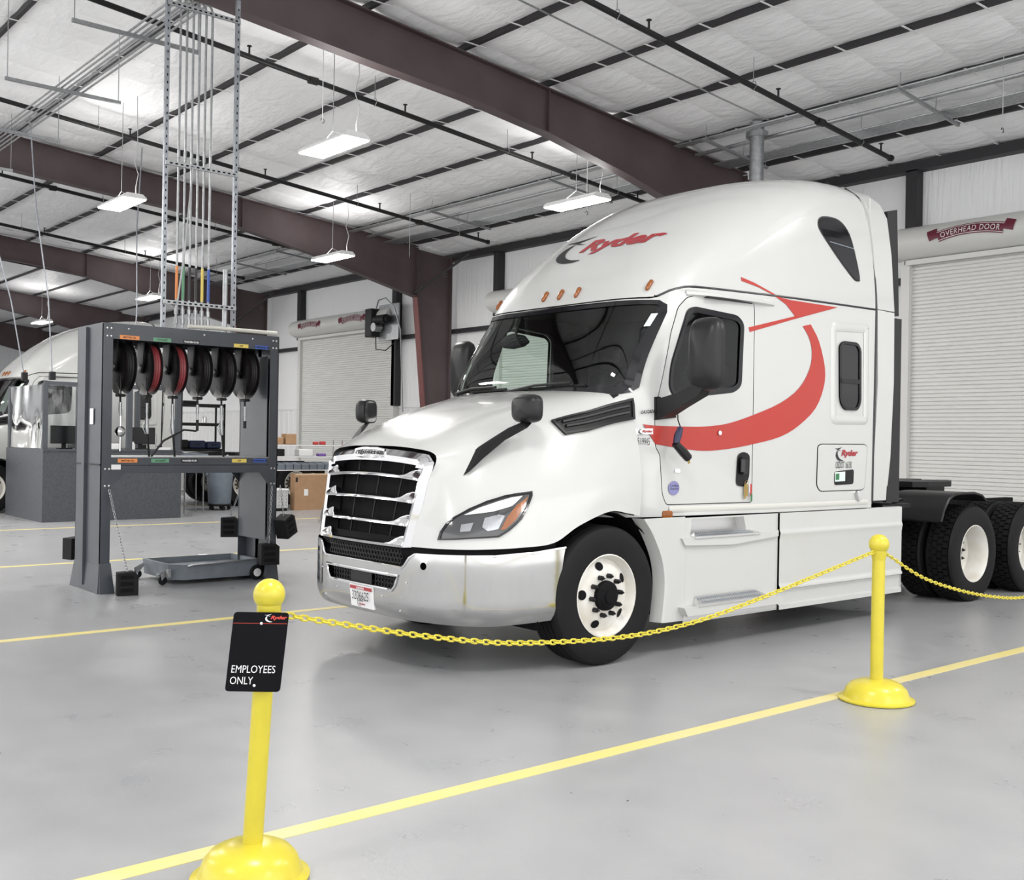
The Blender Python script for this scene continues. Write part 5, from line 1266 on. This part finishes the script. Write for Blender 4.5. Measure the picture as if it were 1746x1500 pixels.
# wheel chocks with hanging chains
def chock(x, y, z, rz, hook, label, tilt=0.0):
    c = tag(empty('wheel_chock', (x, y, z), rot=(tilt, 0, rz)), label, 'wheel chock', 'rubber wheel chocks')
    MB().prism([(-.10,0),(.10,0),(.10,.20),(.055,.235),(-.10,.225)], 'X', -.075, .075).build('block', M['rubber'], c, smooth=0)
    for q in (.035,.10,.165):
        MB().box((.0745,-.07,q),(.0765,.055,q+.038)).build('slot', M['dark'], c, smooth=0)
    m = Matrix.Translation((x, y, z)) @ c.rotation_euler.to_matrix().to_4x4(); mi = m.inverted()
    p0 = mi @ Vector(hook); p1 = Vector((0,0,.23)); a = MB(); n = max(4, int((p0-p1).length/.03))
    t = (p0-p1).normalized(); s1 = t.orthogonal().normalized(); s2 = t.cross(s1)
    for i in range(n):
        q = p1+(p0-p1)*((i+.5)/n)+Vector((0,0,-.0)); s = s1 if i % 2 else s2; l = (p0-p1).length/n*.62
        a.tube([tuple(q+t*l), tuple(q+s*.010+t*l*.5), tuple(q+s*.010-t*l*.5), tuple(q-t*l), tuple(q-s*.010-t*l*.5), tuple(q-s*.010+t*l*.5)], .0035, 4, closed=True)
    ch = a.build('chain', M['galv'], c); ch['kind'] = 'stuff'
    return c
chock(-10.63,3.995,0,-.25,(-10.80,3.86,1.05),'black slotted wheel chock standing on the floor by the reel stand foot')
chock(-11.78,3.86,.26,.3,(-11.62,3.90,1.05),'black wheel chock hanging beside the near post of the reel stand')
chock(-11.75,5.62,.42,-.5,(-11.60,5.70,1.05),'black wheel chock hanging behind the far post of the reel stand')
chock(-10.80,5.86,.50,.5,(-10.80,5.76,1.06),'black tilted wheel chock hanging outside the far post of the reel stand',.35)
chock(-10.70,5.58,.20,-.2,(-10.80,5.66,1.06),'black wheel chock hanging in front of the far post of the reel stand')
# ---------------------------------------------------------------- service counter
cx0, cx1, cy0, cy1, cz = -20.05, -22.35, 5.98, 8.56, 1.285
ctr = tag(empty('service_counter', (-20.9, 7.27, 0)), 'dark grey service counter with posts and clear screens', 'counter')
def CT(p): return (p[0]+20.9, p[1]-7.27, p[2])
def C_(): return MB(CT)
a = C_(); a.box((cx0-.03,cy0,0),(cx0,cy1,cz)); a.build('front_panel', M['desk'], ctr, smooth=0)
a = C_(); a.box((cx1,cy0,0),(cx0-.03,cy0+.03,cz)); a.build('side_panel', M['desk'], ctr, smooth=0)
a = C_(); a.box((cx1,cy1-.03,0),(cx0-.03,cy1,cz)); a.build('side_panel', M['desk'], ctr, smooth=0)
a = C_(); a.box((cx1,cy0,cz),(cx0+.02,cy1+.02,cz+.03)); a.build('worktop', M['desk'], ctr, smooth=0)
for x, y in ((-20.12,6.02),(-20.12,6.62),(-20.12,7.55),(-20.12,8.50),(-22.2,6.02),(-22.2,7.4),(-22.2,8.5)):
    a = C_(); a.box((x-.05,y-.045,cz+.03),(x+.05,y+.045,2.50)); a.build('screen_post', M['stand'], ctr, smooth=0)
a = C_(); a.box((-20.15,6.0,2.46),(-20.09,8.53,2.54)); a.build('top_rail', M['stand'], ctr, smooth=0)
def wavy(p0, p1, z0, z1, amp):
    a = C_(); rows = []
    for j in range(7):
        row = []
        for i in range(25):
            t = i/24; w = amp*math.sin(t*23+j*.35)*(.4+.6*math.sin(2.1*t*3+j*.8)); d = Vector((p1[0]-p0[0], p1[1]-p0[1])); nn = Vector((-d.y, d.x)).normalized()
            row.append((p0[0]+d.x*t+nn.x*w, p0[1]+d.y*t+nn.y*w, z0+(z1-z0)*j/6))
        rows.append(row)
    a.grid(rows); return a.build('clear_screen', M['clear'], ctr, smooth=60)
wavy((-20.06,6.06),(-20.06,6.6),1.75,2.48,.012); wavy((-20.10,5.985),(-22.2,5.985),cz+.04,2.48,.02); wavy((-22.22,6.05),(-22.22,8.5),cz+.04,2.48,.02)
def monitor(x, y, rz, label):
    m = tag(empty('monitor', (x, y, cz+.03), rz), label, 'monitor')
    MB().rbox((-.02,-.27,.10),(.02,.27,.43),.008).build('display', M['screen'], m)
    MB().box((-.05,-.04,.02),(-.025,.04,.25)).build('stand', M['black'], m, smooth=0)
    MB().rbox((-.10,-.12,0),(.08,.12,.02),.006).build('base', M['black'], m)
monitor(-20.45,6.48,.1,'black monitor on the counter beside the first clear screen'); monitor(-20.75,8.02,-.2,'black monitor on the counter behind the hanging hoses')
tag(MB().rbox((-.05,-.09,0),(.05,.09,.11),.01).build('tissue_box', M['paper'], loc=(-20.35,7.35,cz+.03)), 'small white box on the counter behind the motor oil hose', 'box')
b_ = tag(empty('spray_bottle', (-20.3,7.7,cz+.03)), 'small white pump bottle on the counter', 'bottle'); MB().lathe([(.001,0),(.035,0),(.035,.10),(.015,.13),(.012,.15),(.001,.15)], n=14).build('body', M['paper'], b_); MB().rbox((-.01,-.03,.15),(.01,.015,.175),.004).build('pump', M['black'], b_)
b_ = tag(empty('desk_fan', (-20.5,7.15,cz+.03)), 'small desk fan on the counter', 'fan'); MB().lathe([(.001,0),(.08,0),(.07,.02),(.012,.03),(.012,.20),(.001,.2)], n=16).build('stand', M['black'], b_); MB().lathe([(.02,-.03),(.11,-.02),(.115,0),(.11,.02),(.02,.03)], (0,0,.28), 'X', 20).build('cage', M['galv'], b_)
b_ = tag(empty('desk_phone', (-20.3,8.3,cz+.03)), 'white desk phone lying on the counter', 'phone'); MB().prism([(-.1,0),(.1,0),(.1,.05),(-.1,.02)], 'Y', -.1, .1).build('body', M['paper'], b_, smooth=0); MB().rbox((-.09,-.11,.04),(.1,-.06,.075),.015).build('handset', M['black'], b_)
tag(MB().rbox((-.03,-.03,0),(.03,.03,.10),.02).build('paper_cup', M['torg'], loc=(-20.3,6.86,cz+.03)), 'orange cup on the counter near the reel stand', 'cup')
def drop(name, p0, p1, m_, lab):
    o = empty(name, p1); d = Vector(p0)-Vector(p1)
    MB().tube([(0,0,0), tuple(d*.3+Vector((.0,.05,0))), tuple(d*.65+Vector((0,-.03,0))), tuple(d)],.013,6).build('cord', m_, o)
    MB().rbox((-.05,-.05,-.05),(.05,.05,.10),.01).build('end_box', M['black'], o); return tag(o, lab, 'cord')
drop('drop_cord', (-20.25,5.72,7.28), (-20.25,6.18,2.62), M['strut'], 'long grey cord dropping from the ceiling to the corner of the counter')
drop('drop_cord', (-21.0,4.9,7.30), (-20.95,5.90,2.62), M['strut'], 'slanting grey cord reaching the counter screens near the second cab windshield')
drop('drop_cord', (-20.3,7.78,7.10), (-20.25,7.62,2.60), M['strut'], 'grey cord hanging down behind the reel stand')
# ---------------------------------------------------------------- things at the back
can = tag(empty('trash_can', (-21.85,10.2,0)), 'round grey plastic trash can on a wheeled dolly', 'trash can')
a = MB().lathe([(.001,.13),(.23,.13),(.24,.16),(.285,.86),(.30,.86),(.30,.90),(.275,.90),(.235,.17),(.001,.17)], n=32); a.build('bin', M['grey'], can, smooth=40)
for s in (-1, 1): MB().rbox((-.05,s*.30-.02,.74),(.05,s*.30+.02,.80),.01).build('handle', M['grey'], can)
dl = MB().lathe([(.001,.09),(.25,.09),(.26,.13),(.001,.13)], n=24).build('dolly', M['black'], can)
for i in range(5):
    a_ = 2*math.pi*i/5; MB().lathe([(.01,-.015),(.04,-.015),(.045,0),(.04,.015),(.01,.015)], (.2*math.cos(a_), .2*math.sin(a_), .045), 'X', 12).build('caster', M['rubber'], dl)
bx = tag(empty('cardboard_box', (-21.05,12.08,0)), 'large flat brown cardboard box standing on edge in front of the wire rack', 'box')
MB().box((-.10,-.55,0),(.10,.55,.80)).build('carton', M['card'], bx, smooth=0); MB().box((.1,-.54,.77),(.103,.54,.80)).build('tape', mat('pale_tape', (.66,.5,.33), .5), bx, smooth=0)
MB().box((.1,-.32,.32),(.103,-.22,.46)).build('shipping_label', M['paper'], bx, smooth=0); MB().box((.1,-.53,.62),(.103,-.48,.72)).build('mark', M['ink'], bx, smooth=0)
tb = tag(empty('tool_chest', (-21.1,11.05,0)), 'bright diamond plate tool chest on the floor beside the cardboard box', 'chest')
a = MB().rbox((-.2,-.30,.06),(.2,.30,.44),.01); a.build('body', M['alu'], tb, smooth=0); MB().rbox((-.21,-.31,.44),(.21,.31,.48),.01).build('lid', M['liner'], tb, smooth=0); MB().box((-.18,-.28,0),(.18,.28,.06)).build('base', M['black'], tb, smooth=0)
a = MB()
for i in range(7):
    for j in range(5):
        s = 1 if (i+j) % 2 else -1; y, z = -.26+i*.085, .12+j*.07; a.add([(.202,y-.02,z-.02*s),(.202,y-.014,z-.026*s),(.202,y+.02,z+.02*s),(.202,y+.014,z+.026*s)], [(0,1,2,3)])
tp = a.build('tread_pattern', M['strut'], tb, smooth=0); tp['kind'] = 'stuff'
tag(MB().rbox((-.12,-.14,0),(.12,.14,.28),.01).build('small_carton', M['liner'], loc=(-20.95,12.85,0)), 'small white carton beside the large cardboard box', 'box')
wr = tag(empty('wire_rack', (-21.62,12.25,0)), 'wire shelving rack with bins behind the cardboard box', 'rack')
for x in (-.2,.2):
    for y in (-.95,.75): MB().cyl((x,y,0),(x,y,1.55),.014,8).build('upright', M['chrome'], wr)
for z in (.86,1.16,1.42):
    a = MB()
    for x in (-.2,.2): a.cyl((x,-.95,z),(x,.75,z),.010,6)
    for i in range(18): a.cyl((-.2,-.95+i*.1,z+.012),(.2,-.95+i*.1,z+.012),.004,4)
    sh = a.build('wire_shelf', M['liner'], wr)
for i in range(7): tag(MB().prism([(-.10,0),(.12,0),(.14,.11),(-.10,.16)], 'Y', -.085, .085).build('parts_bin', M['grey'], loc=(-21.55,11.45+i*.20,.882), smooth=0), 'grey plastic parts bin in the row on the middle wire shelf', 'bin', 'grey parts bins on the rack')
for nm, y, z, s, m_, lab, cat in (('carton',11.72,1.438,(.12,.13,.24),'card','open brown carton on top of the wire rack','box'),('carton',11.45,1.438,(.1,.09,.16),'card','small brown carton at the end of the rack top','box'),('pump_case',11.42,1.178,(.12,.14,.16),'black','black rounded case on the upper wire shelf','case'),('carton',12.1,1.178,(.12,.17,.16),'liner','white carton on the upper wire shelf','box'),('red_pack',12.4,1.438,(.06,.05,.07),'redbox','small red pack on top of the wire rack','pack'),('red_pack',12.58,1.438,(.06,.06,.08),'redbox','larger red pack beside the small red one on the rack','pack'),('purple_pack',12.55,1.178,(.08,.09,.06),'purple','purple pack on the upper wire shelf','pack')):
    tag(MB().rbox((-s[0],-s[1],0),(s[0],s[1],s[2]),.012).build(nm, M[m_], loc=(-21.6,y,z)), lab, cat)
tk = tag(empty('storage_tote', (-21.35,13.3,.60)), 'yellow storage tote with a green lid standing on a black crate', 'tote')
MB().prism([(-.16,0),(.16,0),(.19,.40),(-.19,.40)], 'X', -.16, .16).build('tub', M['yellow'], tk, smooth=0); MB().rbox((-.18,-.21,.40),(.18,.21,.46),.01).build('lid', M['lid_green'], tk)
cr_ = tag(empty('crate', (-21.35,13.3,0)), 'black plastic crate under the yellow tote', 'crate'); MB().rbox((-.17,-.19,0),(.17,.19,.6),.012).build('body', M['black'], cr_, smooth=0)
for s in (-1, 1): MB().box((-.05,s*.19-.004,.48),(.05,s*.19+.004,.53)).build('handle_hole', M['dark'], cr_, smooth=0)
# black shelving unit beyond the second truck
su = tag(empty('shelving_unit', (-25.9,11.45,0)), 'black boltless shelving unit in front of the far roller door', 'shelf')
for x in (-.25,.25):
    for y in (-.85,.62): MB().box((x-.02,y-.02,0),(x+.02,y+.02,2.42)).build('upright', M['black'], su, smooth=0)
for z in (.2,1.20,1.85,2.33): MB().box((-.27,-.87,z),(.27,.64,z+.075)).build('shelf_board', M['black'], su, smooth=0)
for y, w, h, m_, lab in ((10.95,.2,.22,'black','black tool case on the lower visible shelf'),(11.38,.22,.20,'blue','dark blue tool case on the lower visible shelf'),(11.82,.2,.18,'blue','small dark blue case at the end of the shelf')):
    tc_ = tag(empty('tool_case', (-25.85,y,1.277)), lab, 'case'); MB().rbox((-.17,-w,0),(.17,w,h),.03).build('body', M[m_], tc_); MB().tube([(.18,-.06,h*.6),(.21,-.05,h*.6),(.21,.05,h*.6),(.18,.06,h*.6)],.01,5).build('handle', M['black'], tc_)
tag(MB().rbox((-.15,-.2,0),(.15,.2,.07),.01).build('flat_case', M['black'], loc=(-25.85,11.2,2.407)), 'flat black case on top of the shelving unit', 'case')
tag(MB().lathe([(.001,0),(.06,0),(.06,.13),(.05,.15),(.001,.15)], n=14).build('steel_can', M['alu'], loc=(-25.8,11.6,1.927)), 'bright round can on the middle shelf of the shelving unit', 'can')
sk_ = tag(empty('utility_sink', (-21.2,9.25,0)), 'grey utility tub between the counter and the trash can', 'tub'); MB().prism([(-.22,0),(.22,0),(.27,.35),(-.27,.35)], 'Y', -.26, .26).build('basin', M['grey'], sk_, smooth=0).location = (0,0,.88)
for x in (-.18,.18):
    for y in (-.2,.2): MB().cyl((x,y,0),(x,y,.9),.015,6).build('leg', M['galv'], sk_)
# hand scanner and keys on the near truck
bs = tag(empty('lock_device', (-5.38,6.20,1.62)), 'black air gun hanging by a cord from the cab mirror bracket', 'air gun')
MB().tube([(0,.03,.10),(0,.0,.04),(0,-.02,-.02)],[.022,.03,.024],8).build('grip', M['blue'], bs); MB().tube([(0,-.03,-.02),(.01,.06,-.09),(.012,.11,-.13)],[.03,.036,.034],8).build('barrel', M['satin'], bs); MB().cyl((.012,.11,-.13),(.013,.12,-.17),.010,6).build('tip', M['brass'], bs)
MB().tube([(0,.03,.10),(-.02,.02,.16),(-.03,.03,.20)],.005,5).build('cord', M['cableblack'], bs)
ks_ = tag(empty('key_ring', (-5.42,7.10,1.29)), 'bunch of keys with red and white tags hanging from the door handle', 'keys')
MB().tube([(.012*0+.0,.02*math.cos(R(30*i)),.02*math.sin(R(30*i))) for i in range(12)],.002,4,closed=True).build('ring', M['brass'], ks_)
for i, (dy, L, m_) in enumerate(((-.02,.12,'brass'),(.0,.10,'brass'),(.035,.07,'paper'),(.045,.10,'redbox'),(.05,.14,'lid_green'))): MB().box((.0+i*.003,dy-.010,-.01-L),(.002+i*.003,dy+.010,-.01 if i < 4 else -.09)).build('key' if i < 2 else 'key_tag', M[m_], ks_, smooth=0)
